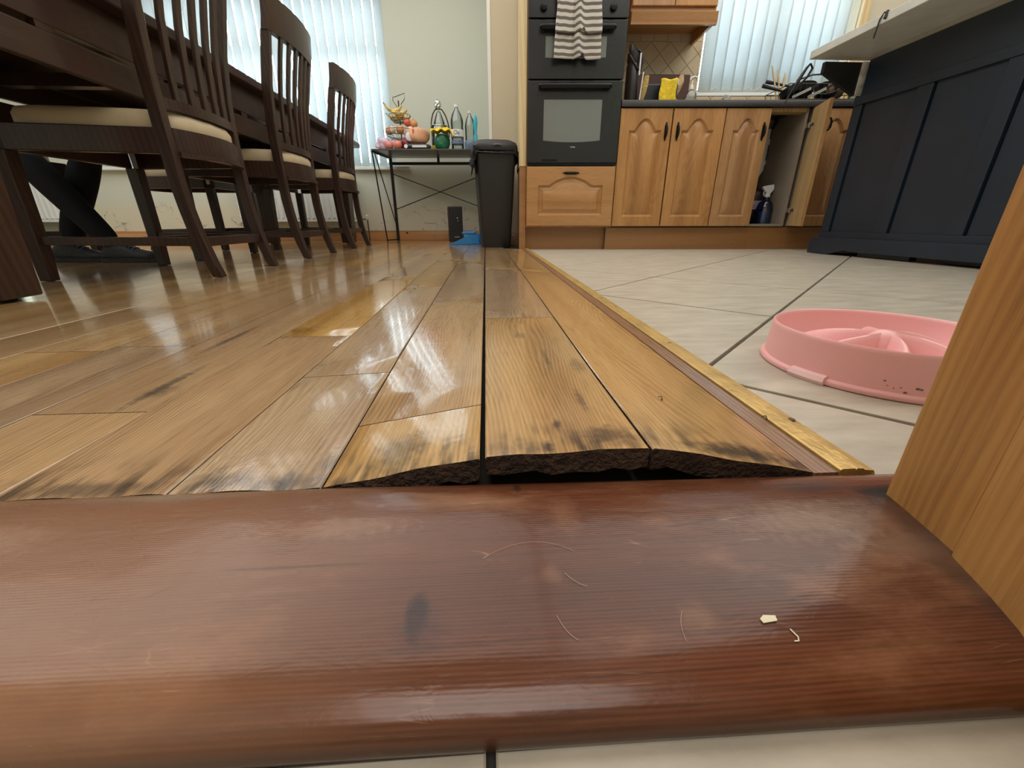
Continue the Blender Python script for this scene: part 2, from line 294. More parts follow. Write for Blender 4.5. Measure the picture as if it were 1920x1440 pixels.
M['flake'] = plain('cream_paint_flake', (0.72, 0.66, 0.5), 0.7)
M['copper'] = plain('dark_pipe', (0.08, 0.05, 0.03), 0.4, 0.6)

def floor_tile_mat():
    m, nt, b, N, L = newmat('stone_look_floor_tile')
    g = N.new('ShaderNodeNewGeometry'); mp = N.new('ShaderNodeMapping'); mp.inputs['Scale'].default_value = (1, 3.2, 1)
    L.new(g.outputs['Position'], mp.inputs['Vector'])
    n = N.new('ShaderNodeTexNoise'); n.inputs['Scale'].default_value = 9; n.inputs['Detail'].default_value = 7; n.inputs['Roughness'].default_value = 0.62; L.new(mp.outputs[0], n.inputs['Vector'])
    r = N.new('ShaderNodeValToRGB'); r.color_ramp.elements[0].position = 0.32; r.color_ramp.elements[1].position = 0.7
    r.color_ramp.elements[0].color = (0.38, 0.340, 0.270, 1); r.color_ramp.elements[1].color = (0.55, 0.495, 0.405, 1)
    L.new(n.outputs['Fac'], r.inputs[0]); L.new(r.outputs[0], b.inputs['Base Color'])
    b.inputs['Roughness'].default_value = 0.33; b.inputs['Specular IOR Level'].default_value = 0.4
    n2 = N.new('ShaderNodeTexNoise'); n2.inputs['Scale'].default_value = 70; n2.inputs['Detail'].default_value = 4; L.new(g.outputs['Position'], n2.inputs['Vector'])
    bp = N.new('ShaderNodeBump'); bp.inputs['Strength'].default_value = 0.12; bp.inputs['Distance'].default_value = 0.002
    L.new(n2.outputs['Fac'], bp.inputs['Height']); L.new(bp.outputs[0], b.inputs['Normal'])
    return m
M['tile'] = floor_tile_mat()
def wall_cracked():
    """cream wall with plaster cracks and a warmer tone low down"""
    m, nt, b, N, L = newmat('cream_wall_cracked_low_down')
    tc = N.new('ShaderNodeTexCoord'); sp = N.new('ShaderNodeSeparateXYZ'); L.new(tc.outputs['Object'], sp.inputs[0])
    n = N.new('ShaderNodeTexNoise'); n.inputs['Scale'].default_value = 3.0; n.inputs['Detail'].default_value = 5; n.inputs['Distortion'].default_value = 1.2; L.new(tc.outputs['Object'], n.inputs['Vector'])
    d = mathn(N, L, 'ABSOLUTE', mathn(N, L, 'SUBTRACT', n.outputs['Fac'], 0.5))
    crack = mrange(N, L, d, 0.0, 0.012, 1, 0)
    low = mrange(N, L, sp.outputs[2], 0.28, 0.42, 1, 0)
    n3 = N.new('ShaderNodeTexNoise'); n3.inputs['Scale'].default_value = 7; L.new(tc.outputs['Object'], n3.inputs['Vector'])
    f = mathn(N, L, 'MULTIPLY', mathn(N, L, 'MULTIPLY', crack, low), mrange(N, L, n3.outputs['Fac'], 0.42, 0.6))
    rgb = N.new('ShaderNodeRGB'); rgb.outputs[0].default_value = (0.62, 0.64, 0.55, 1)
    c = blend(N, L, mathn(N, L, 'MULTIPLY', low, 0.45), rgb.outputs[0], (0.72, 0.60, 0.40))
    c = blend(N, L, mathn(N, L, 'MULTIPLY', f, 0.8), c, (0.22, 0.18, 0.13))
    L.new(c, b.inputs['Base Color']); b.inputs['Roughness'].default_value = 0.85
    return m
M['wall_cracked'] = wall_cracked()
def translucent(name, col, mixv=0.55):
    m, nt, b, N, L = newmat(name)
    tc = N.new('ShaderNodeTexCoord'); n = N.new('ShaderNodeTexNoise'); n.inputs['Scale'].default_value = 300; L.new(tc.outputs['Object'], n.inputs['Vector'])
    r = N.new('ShaderNodeValToRGB'); r.color_ramp.elements[0].color = c4([x * 0.93 for x in col]); r.color_ramp.elements[1].color = c4(col); L.new(n.outputs['Fac'], r.inputs[0])
    t = N.new('ShaderNodeBsdfTranslucent'); d = N.new('ShaderNodeBsdfDiffuse'); mx = N.new('ShaderNodeMixShader'); mx.inputs[0].default_value = mixv
    L.new(r.outputs[0], t.inputs[0]); L.new(r.outputs[0], d.inputs[0]); L.new(d.outputs[0], mx.inputs[1]); L.new(t.outputs[0], mx.inputs[2])
    L.new(mx.outputs[0], N['Material Output'].inputs['Surface'])
    return m
M['blind'] = translucent('white_blind_fabric', (0.80, 0.86, 0.88), 0.40)
def glassm(name, col=(0.95, 0.98, 0.98), rough=0.02, alpha=0.25):
    m, nt, b, N, L = newmat(name)
    tr = N.new('ShaderNodeBsdfTransparent'); tr.inputs[0].default_value = c4(col)
    gl = N.new('ShaderNodeBsdfGlossy'); gl.inputs['Roughness'].default_value = rough
    fr = N.new('ShaderNodeFresnel'); fr.inputs[0].default_value = 1.45
    tc = N.new('ShaderNodeTexCoord'); n = N.new('ShaderNodeTexNoise'); n.inputs['Scale'].default_value = 20; L.new(tc.outputs['Object'], n.inputs['Vector'])
    a = mathn(N, L, 'ADD', fr.outputs[0], mathn(N, L, 'MULTIPLY', n.outputs['Fac'], alpha * 0.4))
    mx = N.new('ShaderNodeMixShader'); L.new(a, mx.inputs[0]); L.new(tr.outputs[0], mx.inputs[1]); L.new(gl.outputs[0], mx.inputs[2])
    L.new(mx.outputs[0], N['Material Output'].inputs['Surface'])
    return m
M['glass'] = glassm('clear_glass', alpha=0.0)
M['plastic_clear'] = glassm('clear_bottle_plastic', (0.82, 0.88, 0.88), 0.1, 0.35)
M['water_blue'] = glassm('blue_clear_plastic', (0.35, 0.5, 0.8), 0.1, 0.3)
def towel_mat():
    m, nt, b, N, L = newmat('grey_and_white_striped_towel')
    uv = N.new('ShaderNodeUVMap'); sp = N.new('ShaderNodeSeparateXYZ'); L.new(uv.outputs[0], sp.inputs[0])
    fr = mathn(N, L, 'FRACT', mathn(N, L, 'MULTIPLY', sp.outputs[1], 15.0))
    st = mathn(N, L, 'MULTIPLY', mrange(N, L, fr, 0.03, 0.10), mrange(N, L, fr, 0.50, 0.57, 1, 0))
    n = N.new('ShaderNodeTexNoise'); n.inputs['Scale'].default_value = 250; tc = N.new('ShaderNodeTexCoord'); L.new(tc.outputs['Object'], n.inputs['Vector'])
    rgb = N.new('ShaderNodeRGB'); rgb.outputs[0].default_value = (0.60, 0.56, 0.50, 1)
    c = blend(N, L, st, rgb.outputs[0], (0.145, 0.13, 0.115)); L.new(c, b.inputs['Base Color']); b.inputs['Roughness'].default_value = 0.95
    bp = N.new('ShaderNodeBump'); bp.inputs['Strength'].default_value = 0.4; bp.inputs['Distance'].default_value = 0.003; L.new(n.outputs['Fac'], bp.inputs['Height']); L.new(bp.outputs[0], b.inputs['Normal'])
    return m
M['towel'] = towel_mat()

# ------------------------------------------------------------------ mesh helpers
class MB:
    def __init__(s): s.v = []; s.f = []; s.mi = []
    def add(s, vs, fs, mi=0):
        b = len(s.v); s.v += [tuple(p) for p in vs]; s.f += [tuple(b + i for i in f) for f in fs]; s.mi += [mi] * len(fs); return s
    def box(s, a, b, rot=0, piv=None, mi=0):
        x0, y0, z0 = a; x1, y1, z1 = b
        vs = [Vector(p) for p in ((x0, y0, z0), (x1, y0, z0), (x1, y1, z0), (x0, y1, z0), (x0, y0, z1), (x1, y0, z1), (x1, y1, z1), (x0, y1, z1))]
        if rot:
            p = Vector(piv or ((x0 + x1) / 2, (y0 + y1) / 2, 0)); rm = Matrix.Rotation(rot, 3, 'Z'); vs = [rm @ (v - p) + p for v in vs]
        return s.add(vs, [(0, 3, 2, 1), (4, 5, 6, 7), (0, 1, 5, 4), (1, 2, 6, 5), (2, 3, 7, 6), (3, 0, 4, 7)], mi)
    def beam(s, p, q, w, h, up=(0, 0, 1), mi=0, w2=None, h2=None):
        p = Vector(p); q = Vector(q); d = (q - p).normalized(); u = Vector(up)
        if abs(d.dot(u)) > .98: u = Vector((1, 0, 0))
        r = d.cross(u).normalized(); u = r.cross(d)
        w2 = w2 or w; h2 = h2 or h
        vs = [p + r * a * w / 2 + u * b * h / 2 for a, b in ((-1, -1), (1, -1), (1, 1), (-1, 1))] + [q + r * a * w2 / 2 + u * b * h2 / 2 for a, b in ((-1, -1), (1, -1), (1, 1), (-1, 1))]
        return s.add(vs, [(0, 1, 2, 3), (7, 6, 5, 4), (0, 4, 5, 1), (1, 5, 6, 2), (2, 6, 7, 3), (3, 7, 4, 0)], mi)
    def tube(s, pts, rad, n=8, cap=True, mi=0, closed=False):
        pts = [Vector(p) for p in pts]; m = len(pts)
        rads = rad if isinstance(rad, (list, tuple)) else [rad] * m
        rings = []; ref = None
        for i, p in enumerate(pts):
            a = pts[(i - 1) % m] if (closed or i > 0) else p; b = pts[(i + 1) % m] if (closed or i < m - 1) else p
            d = (b - a).normalized()
            if ref is None: ref = Vector((0, 0, 1)) if abs(d.z) < .9 else Vector((1, 0, 0))
            r = d.cross(ref).normalized(); ref = r.cross(d).normalized()
            rings.append([p + (r * cos(2 * pi * k / n) + ref * sin(2 * pi * k / n)) * rads[i] for k in range(n)])
        vs = [v for rg in rings for v in rg]; fs = []
        for i in range(m if closed else m - 1):
            j = (i + 1) % m
            for k in range(n): fs.append((i * n + k, i * n + (k + 1) % n, j * n + (k + 1) % n, j * n + k))
        if cap and not closed: fs += [tuple(range(n))[::-1], tuple(range((m - 1) * n, m * n))]
        return s.add(vs, fs, mi)
    def sweep(s, centers, sizes, mi=0):
        """vertical member with rectangular section: centers [(x,y,z)], sizes [(sx,sy)]"""
        vs = []; m = len(centers)
        for (x, y, z), (a, b) in zip(centers, sizes):
            vs += [(x - a / 2, y - b / 2, z), (x + a / 2, y - b / 2, z), (x + a / 2, y + b / 2, z), (x - a / 2, y + b / 2, z)]
        fs = [(3, 2, 1, 0), tuple(range(4 * m - 4, 4 * m))]
        for i in range(m - 1):
            for k in range(4): fs.append((4 * i + k, 4 * i + (k + 1) % 4, 4 * i + 4 + (k + 1) % 4, 4 * i + 4 + k))
        return s.add(vs, fs, mi)
    def lathe(s, prof, n=20, c=(0, 0, 0), sx=1, sy=1, mi=0):
        vs = []; m = len(prof)
        for r, z in prof:
            for k in range(n): vs.append((c[0] + r * cos(2 * pi * k / n) * sx, c[1] + r * sin(2 * pi * k / n) * sy, c[2] + z))
        fs = []
        for i in range(m - 1):
            for k in range(n): fs.append((i * n + k, i * n + (k + 1) % n, (i + 1) * n + (k + 1) % n, (i + 1) * n + k))
        if prof[0][0] > 1e-6: fs.append(tuple(range(n))[::-1])
        if prof[-1][0] > 1e-6: fs.append(tuple(range((m - 1) * n, m * n)))
        return s.add(vs, fs, mi)
    def ball(s, c, r, n=12, m=8, sc=(1, 1, 1), mi=0):
        return s.lathe([(r * sin(pi * i / m) * 1.0 + 1e-7, -r * cos(pi * i / m) * sc[2]) for i in range(m + 1)], n, c, sc[0], sc[1], mi)
    def prism(s, poly, a, b, axis='Z', mi=0):
        """extrude 2-D polygon from a to b; axis Z: (x,y), Y: (x,z), X: (y,z)"""
        def P(p, t): return {'Z': (p[0], p[1], t), 'Y': (p[0], t, p[1]), 'X': (t, p[0], p[1])}[axis]
        n = len(poly); vs = [P(p, a) for p in poly] + [P(p, b) for p in poly]
        fs = [tuple(range(n))[::-1], tuple(range(n, 2 * n))] + [(i, (i + 1) % n, n + (i + 1) % n, n + i) for i in range(n)]
        return s.add(vs, fs, mi)
    def champoly(s, poly, z0, z1, ch, axis='Z', mi=0):
        """prism whose far face (z1) is inset by ch, for tiles"""
        n = len(poly); A = sum(poly[i][0] * poly[(i + 1) % n][1] - poly[(i + 1) % n][0] * poly[i][1] for i in range(n))
        if A < 0: poly = poly[::-1]
        ins = []
        for i in range(n):
            p0, p1, p2 = Vector(poly[i - 1]), Vector(poly[i]), Vector(poly[(i + 1) % n])
            e1 = (p1 - p0).normalized(); e2 = (p2 - p1).normalized(); n1 = Vector((-e1.y, e1.x)); n2 = Vector((-e2.y, e2.x))
            bis = (n1 + n2); q = bis.dot(n1)
            ins.append(p1 + bis * (ch / max(q, .3)))
        zc = z1 - (ch if z1 > z0 else -ch)
        def P(p, t): return {'Z': (p[0], p[1], t), 'Y': (p[0], t, p[1]), 'X': (t, p[0], p[1])}[axis]
        vs = [P(p, z0) for p in poly] + [P(p, zc) for p in poly] + [P(p, z1) for p in ins]
        fs = [tuple(range(n))[::-1], tuple(range(2 * n, 3 * n))]
        for i in range(n):
            j = (i + 1) % n; fs += [(i, j, n + j, n + i), (n + i, n + j, 2 * n + j, 2 * n + i)]
        return s.add(vs, fs, mi)
    def grid(s, f, nu, nv, mi=0, closeu=False):
        vs = [f(i / nu, j / nv) for j in range(nv + 1) for i in range(nu + 1)]; w_ = nu + 1
        return s.add(vs, [(j * w_ + i, j * w_ + i + 1, (j + 1) * w_ + i + 1, (j + 1) * w_ + i) for j in range(nv) for i in range(nu)], mi)
    def build(s, name, mat, parent=None, smooth=False, bevel=0, loc=None, rz=0, label=None, solid=0, sub=0, fix=True):
        me = bpy.data.meshes.new(name); me.from_pydata(s.v, [], s.f)
        mats = mat if isinstance(mat, (list, tuple)) else [mat]
        for m_ in mats: me.materials.append(m_)
        if len(mats) > 1: me.polygons.foreach_set('material_index', s.mi)
        if fix:
            bm = bmesh.new(); bm.from_mesh(me); bmesh.ops.recalc_face_normals(bm, faces=bm.faces); bm.to_mesh(me); bm.free()
        if smooth:
            me.polygons.foreach_set('use_smooth', [True] * len(me.polygons))
            try: me.set_sharp_from_angle(angle=radians(40 if smooth is True else smooth))
            except Exception: pass
        o = bpy.data.objects.new(name, me); COL.objects.link(o)
        if parent: o.parent = parent
        if loc is not None: o.location = loc
        if rz: o.rotation_euler = (0, 0, rz)
        if solid:
            md = o.modifiers.new('solid', 'SOLIDIFY'); md.thickness = solid; md.offset = 0
        if sub:
            md = o.modifiers.new('sub', 'SUBSURF'); md.levels = sub; md.render_levels = sub
        if bevel:
            md = o.modifiers.new('bevel', 'BEVEL'); md.width = bevel; md.segments = 2; md.limit_method = 'ANGLE'; md.angle_limit = radians(35)
        if label: o['label'] = label
        return o
def tag(o, label, cat, group=None, kind=None):
    o['label'] = label; o['category'] = cat
    if group: o['group'] = group
    if kind: o['kind'] = kind
    return o
def thing(name, label, cat, loc=(0, 0, 0), rz=0, group=None):
    o = bpy.data.objects.new(name, None); COL.objects.link(o); o.location = loc; o.rotation_euler = (0, 0, rz); o.empty_display_size = .05
    return tag(o, label, cat, group)
def kthing(name, label, cat, kx, ky, z=0, group=None, rz=0): return thing(name, label, cat, KF(kx, ky, z), TH + rz, group)
def struct(o, label, cat='wall'):
    o['kind'] = 'structure'; o['label'] = label; o['category'] = cat; return o
def copy_tree(o, parent=None):
    c = o.copy(); COL.objects.link(c)
    if parent: c.parent = parent
    for ch in list(o.children): copy_tree(ch, c)
    return c
def clip(poly, a, b, c):
    """keep a*x+b*y<=c"""
    out = []
    for i in range(len(poly)):
        p, q = poly[i], poly[(i + 1) % len(poly)]
        dp = a * p[0] + b * p[1] - c; dq = a * q[0] + b * q[1] - c
        if dp <= 0: out.append(p)
        if dp * dq < 0: t = dp / (dp - dq); out.append((p[0] + t * (q[0] - p[0]), p[1] + t * (q[1] - p[1])))
    return out
def parea(p): return abs(sum(p[i][0] * p[(i + 1) % len(p)][1] - p[(i + 1) % len(p)][0] * p[i][1] for i in range(len(p)))) / 2 if len(p) > 2 else 0

# ------------------------------------------------------------------ SHELL
FARY = 4.60; KITY = 3.65
def wy(x, ky): return (ky + x * sin(TH)) / cos(TH) if False else (ky - x * (-sin(TH))) / cos(TH)     # world y of the wall line at world x
def wally(x, ky): return (ky + x * sin(TH)) / cos(TH)
# base slab (grout / dark subfloor colour); planks and tiles are its children
fl = MB().box((-5.2, 0.252, -0.05), (4.2, 5.3, -0.016)).build('floor', M['grout'])
struct(fl, 'room floor of oak boards on the left and diagonal stone tiles on the right', 'floor')
# ---- oak planks, lifted along one ridge near the threshold
HT = {-0.37: [(0, 0), (5, 0)],
      -0.245: [(.26, 0), (.9, 0.001), (1.5, .007), (2.8, .002), (5, 0)],
      -0.131: [(.26, 0.0), (.363, .002), (.544, .006), (.84, .009), (1.3, .012), (2.1, .013), (3.2, .004), (5, 0)],
      -0.008: [(.26, .0235), (.363, .0225), (.85, .020), (1.1, .019), (1.8, .015), (3, .005), (5, 0)],
      0.125: [(.26, .029), (.43, .024), (.87, .019), (1.7, .011), (3, .003), (5, 0)],
      0.257: [(.26, .003), (.5, .002), (5, 0)],
      0.45: [(0, 0), (5, 0)]}
def lerp1(t, y):
    if y <= t[0][0]: return t[0][1]
    for (a, p), (b, q) in zip(t, t[1:]):
        if y <= b: return p + (q - p) * (y - a) / (b - a)
    return t[-1][1]
HX = sorted(HT)
def hgt(x, y):
    if x <= HX[0] or x >= HX[-1]: return 0
    for a, b in zip(HX, HX[1:]):
        if x <= b:
            ha, hb = lerp1(HT[a], y), lerp1(HT[b], y); return ha + (hb - ha) * (x - a) / (b - a)
    return 0
def edge_x(i, y):     # seam positions; seam 0 is the wide crack
    if i == 1: return 0.122 + 0.008 * min(1, (y - .26) / 1.2)
    if i == 2: return 0.2575
    if i == 0: return -0.008
    t = {-1: -0.131, -2: -0.245, -3: -0.370, -4: -0.488, -5: -0.610}
    return t.get(i, -0.610 - 0.121 * (-i - 5))
JT = {1: [.757, 1.64, 2.9], 2: [1.62, 2.85], 0: [.365, .975, 1.92, 2.8], -1: [.512, 1.24, 2.1, 3.3], -2: [.72, 1.48, 2.6, 3.7], -3: [.418, 1.62, 2.5, 3.9], -4: [.677, 1.9, 3.1, 4.1]}
def plank(i, y0, y1, fine):
    """plank between seam i-1 (left) and seam i (right)"""
    g = .0007; gl = g; gr = g
    if i == 1: gl = .0035
    if i == 0: gr = .0008
    if i == 2: gl = .0013
    mb = MB(); T = .0185 if fine else .014
    ny = max(1, int((y1 - y0) / (.035 if fine else 2))); nx = 10 if (fine and y0 < .3) else 2
    b = .0012
    rows = []
    us = [0, b] + [b + (1 - 2 * b) * k / nx for k in range(1, nx)] + [1 - b, 1]
    for j in range(ny + 1):
        y = y0 + g + (y1 - y0 - 2 * g) * j / ny
        xl = edge_x(i - 1, y) + gl; xr = edge_x(i, y) - gr; W = xr - xl
        xs = [xl, xl + b] + [xl + b + (W - 2 * b) * k / nx for k in range(1, nx)] + [xr - b, xr]
        drop = [b] + [0] * (nx + 1) + [b]
        endd = b if (j == 0 or j == ny) and not (y0 < .27 and j == 0) else 0
        row = []
        for x, dr in zip(xs, drop):
            xx = min(max(x, edge_x(i - 1, y)), edge_x(i, y))
            yy = y
            if y0 < .27 and j == 0: yy = .2655 - .020 * max(0, x + .06) + .0012 * sin(x * 90) + random.uniform(-.0004, .0004) + .0006 * (i % 2)
            row.append((xx, yy, hgt(xx, y) - max(dr, endd)))
        rows.append(row)
    w_ = len(rows[0]); vs = [p for r in rows for p in r]
    mb.add(vs, [(j * w_ + k, j * w_ + k + 1, (j + 1) * w_ + k + 1, (j + 1) * w_ + k) for j in range(ny) for k in range(w_ - 1)], 0)
    # sides, ends and underside
    def low(p, rag=0): return (p[0], p[1], max(p[2] - T + rag, -.0155))
    for r, e in ((rows[0], 0), (rows[-1], 1)):
        raw = (y0 < .27 and e == 0)
        lo = []
        for p in r:
            q = low(p, random.uniform(-.0025, .003) if raw else 0)
            if raw: q = (q[0], q[1] + random.uniform(-.0008, .0015), q[2])
            lo.append(q)
        mid = [((p[0]), p[1] + (random.uniform(-.0012, .0012) if raw else 0), (p[2] * .55 + q[2] * .45)) for p, q in zip(r, lo)]
        n = len(r)
        mb.add(list(r) + mid + lo, [(k, k + 1, n + k + 1, n + k) for k in range(n - 1)] + [(n + k, n + k + 1, 2 * n + k + 1, 2 * n + k) for k in range(n - 1)], 1)
    for k in (0, w_ - 1):
        line = [r[k] for r in rows]; n = len(line)
        mb.add(line + [low(p) for p in line], [(j, j + 1, n + j + 1, n + j) for j in range(n - 1)], 1)
    c = [rows[0][0], rows[0][-1], rows[-1][-1], rows[-1][0]]
    o = mb.build('plank', [M['oak'], M['plank_edge']], fl, smooth=(30 if fine else False))
    return o
for i in range(2, -36, -1):
    xm = (edge_x(i - 1, 1) + edge_x(i, 1)) / 2
    if i >= 0: end = wally(xm, KITY) - .004
    elif i == -1: end = wally(xm, FARY) - .004
    else: end = wally(xm, FARY) - .004
    if i == 2: end = 3.13
    if i in JT: js = JT[i]
    else:
        js = []; y = random.uniform(.5, 1.5)
        while y < end - .3: js.append(y); y += random.uniform(.9, 1.5)
    ys = [.2655] + [j for j in js if j < end - .1] + [end]
    for a, b in zip(ys, ys[1:]): plank(i, a, b, i >= -2)
# brown strip and two-step gold edging beside the boards
END = 3.10
MB().box((.2585, .2585, -.016), (.279, END, .0022)).build('edging_strip', M['strip_brown'], fl, bevel=.0006)
mb = MB()
prof = [(.2795, -.016), (.2795, .0040), (.281, .0052), (.2915, .0052), (.2925, .0040), (.2935, .0052), (.2985, .0050), (.3000, .0036), (.3080, .0028), (.3100, -.001), (.3100, -.016)]
mb.prism(prof, .2580, END, 'Y'); mb.build('gold_trim', M['brass'], fl, smooth=30)
for k, (sx_, sy_) in enumerate([(.302, .345), (.2955, .62), (.297, .92), (.2955, 1.35)]):
    MB().lathe([(.0001, .0012), (.0026, .0008), (.0034, 0)], 12, (sx_, sy_, .0044)).build('screw', M['copper'], fl, smooth=True)
# ---- diagonal floor tiles
S_ = .474; r2 = sqrt(2)
TX0 = .3105
for a in range(-6, 12):
    for b in range(-1, 14):
        # lines x+y = .77+ .672 b', y-x = .213 + .66 a'
        p0, p1 = .770 + .672 * (b - 2), .770 + .672 * (b - 1); q0, q1 = .213 + .664 * (a - 3), .213 + .664 * (a - 2)
        g = .0046
        p0 += g * 1.4; p1 -= g * 1.4; q0 += g; q1 -= g
        poly = [((p - q) / 2, (p + q) / 2) for p, q in ((p0, q0), (p1, q0), (p1, q1), (p0, q1))]
        poly = clip(poly, -1, 0, -TX0); poly = poly and clip(poly, 0, -1, -.2535); poly = poly and clip(poly, 1, 0, 3.9)
        poly = poly and clip(poly, -sin(TH), cos(TH), 3.16)
        if poly and len(poly) > 2 and parea(poly) > .0008:
            MB().champoly(poly, -.016, -.003, .0006).build('tile', M['tile'], fl)
# ---- hall floor in front of the threshold, camera side
hf = MB().box((-1.6, -1.6, -.05), (1.6, .20, -.012)).build('floor_hall', M['grout']); struct(hf, 'pale tiled hall floor in front of the wooden threshold', 'floor')
for (a, b) in ((-1.003, -.005), (-.001, .75)):
    for (c, d) in ((-.92, -.42), (-.416, .0955)): MB().champoly([(a, c), (b, c), (b, d), (a, d)], -.012, -.0065, .001).build('tile', M['tile'], hf)
# ---- walls
def kwall(name, kx0, kx1, ky0, ky1, z0, z1, mat, lab, holes=()):
    """wall slab in the skewed frame with rectangular window holes (kx0,kx1,z0,z1)"""
    mb = MB(); xs = sorted({kx0, kx1, *[h[0] for h in holes], *[h[1] for h in holes]}); zs = sorted({z0, z1, *[h[2] for h in holes], *[h[3] for h in holes]})
    for a, b in zip(xs, xs[1:]):
        for c, d in zip(zs, zs[1:]):
            if any(h[0] <= a and b <= h[1] and h[2] <= c and d <= h[3] for h in holes): continue
            mb.box((a, ky0, c), (b, ky1, d))
    o = mb.build(name, mat, rz=TH); return struct(o, lab)
WL, WR, WB, WT = -4.35, -1.13, .695, 2.15       # dining window
kwall('wall_back', -5.35, -.15, FARY, FARY + .28, -.016, 2.45, M['wall_cracked'], 'pale cream wall behind the console table and dining window', [(WL, WR, WB, WT)])
KL, KR, KB, KT = 1.42, 2.50, 1.085, 2.1         # kitchen window
kw = kwall('wall_kitchen', -.15, 4.2, KITY, KITY + .28, -.016, 2.45, M['wall_warm'], 'beige wall behind the oven tower and kitchen cupboards', [(KL, KR, KB, KT)])
kwall('wall_return', -.15, .13, KITY + .281, FARY - .001, -.016, 2.45, M['wall'], 'short wall stepping back beside the oven tower')
kwall('trim_1', -.152, -.128, KITY - .004, KITY + .03, .12, 2.45, M['white'], 'slim white corner strip on the wall beside the oven tower')
o = MB().box((-5.35, -.2, -.016), (-5.2, 5.0, 2.45)).build('wall_left', M['wall']); struct(o, 'cream wall at the left end of the dining room')
o = MB().box((4.1, .0, -.016), (4.25, 4.2, 2.45)).build('wall_right', M['wall_warm']); struct(o, 'beige wall at the right end of the kitchen')
o = MB().box((-5.35, -.3, 2.45), (4.3, 5.4, 2.5)).build('ceiling', M['ceiling']); struct(o, 'white ceiling above the kitchen and dining room', 'ceiling')
o = MB().box((-5.2, .10, -.016), (-.62, .24, 2.45)).box((-.62, .10, 2.05), (.42, .24, 2.45)).box((.43, .10, -.016), (4.1, .24, 2.45)).build('wall_front', M['wall']); struct(o, 'cream wall round the doorway the picture is taken through')
def skirt(name, kx0, kx1, ky, mat, lab, h=.095):
    o = MB().prism([(ky, 0), (ky - .018, 0), (ky - .018, h - .03), (ky - .012, h - .012), (ky - .010, h), (ky, h)], kx0, kx1, 'X').build(name, mat, rz=TH, smooth=30); return struct(o, lab, 'skirting')
skirt('baseboard_back', -5.15, -.16, FARY - .001, M['skirting'], 'pine skirting board along the wall under the console table')
for k, (kx, z) in enumerate([(-1.19, .042), (-1.08, .072), (-.79, .040), (-2.1, .05), (-1.62, .045), (-2.6, .06)]):
    MB().lathe([(.0001, .0006), (.008, .0004), (.009, 0)], 12, sx=1.4).build('knot', M['copper'], bpy.data.objects['baseboard_back'], smooth=True, loc=(kx, FARY - .0185, z)).rotation_euler = (pi / 2, 0, 0)
skirt('baseboard_kitchen', -.15, .055, KITY - .001, M['plinth'], 'dark wooden skirting between the bin and the oven tower')

o = MB().box((-1.2, -2.6, -.016), (-1.1, .10, 2.45)).box((1.1, -2.6, -.016), (1.2, .10, 2.45)).box((-1.1, -2.7, -.016), (1.1, -2.6, 2.45)).build('wall_hall', M['wall']); struct(o, 'cream hall walls behind the photographer')
o = MB().box((-1.2, -2.6, 2.45), (1.2, -.30, 2.5)).build('ceiling_hall', M['ceiling']); struct(o, 'white hall ceiling behind the photographer', 'ceiling')
o = MB().box((-1.2, -2.6, -.05), (1.2, -1.6, -.012)).build('floor_hall_2', M['grout']); struct(o, 'hall floor behind the photographer', 'floor')
# ---- windows with frames, glass and vertical blinds
def window(n, kl, kr, zb, zt, kyw, muls, trans, lab):
    t = thing('window_%d' % n, lab, 'window', KF(0, 0, 0), TH); t['kind'] = 'structure'
    y = kyw + .17; f = .06
    fr = MB()
    fr.box((kl, y, zb), (kr, y + .06, zb + f)); fr.box((kl, y, zt - f), (kr, y + .06, zt)); fr.box((kl, y, zb + f), (kl + f, y + .06, zt - f)); fr.box((kr - f, y, zb + f), (kr, y + .06, zt - f))
    for m_ in muls: fr.box((m_ - .035, y, zb + f), (m_ + .035, y + .06, zt - f))
    if trans:
        e = [kl + f] + [q for m_ in muls for q in (m_ - .035, m_ + .035)] + [kr - f]
        for a, b in zip(e[::2], e[1::2]): fr.box((a, y, trans - .035), (b, y + .06, trans + .035))
    fr.build('window_frame', M['upvc'], t, bevel=.004)
    e = [kl + f] + [q for m_ in muls for q in (m_ - .035, m_ + .035)] + [kr - f]
    for a, b in zip(e[::2], e[1::2]):
        for c, d in (((zb + f, trans - .035), (trans + .035, zt - f)) if trans else ((zb + f, zt - f),)):
            MB().box((a - .005, y + .027, c - .005), (b + .005, y + .033, d + .005)).build('pane', M['glass'], t)
    return t
w1 = window(1, WL, WR, WB, WT, FARY, [-3.28, -2.2], 1.70, 'wide white plastic window behind the dining table blinds')
w2 = window(2, KL, KR, KB, KT, KITY, [1.96], None, 'white plastic window above the kitchen worktop')
MB().box((WL - .05, FARY - .055, WB - .030), (-.985, FARY + .17, WB - .001)).build('window_sill', M['white'], w1, bevel=.004)
MB().box((KL - .0, KITY - .01, KB - .022), (KR + .0, KITY + .17, KB - .001)).build('window_sill', M['white'], w2, bevel=.003)
struct(MB().box((2.505, KITY - .03, .9), (2.56, KITY - .001, 2.3)).build('trim_2', M['post'], rz=TH), 'narrow pine strip right of the kitchen window', 'trim')

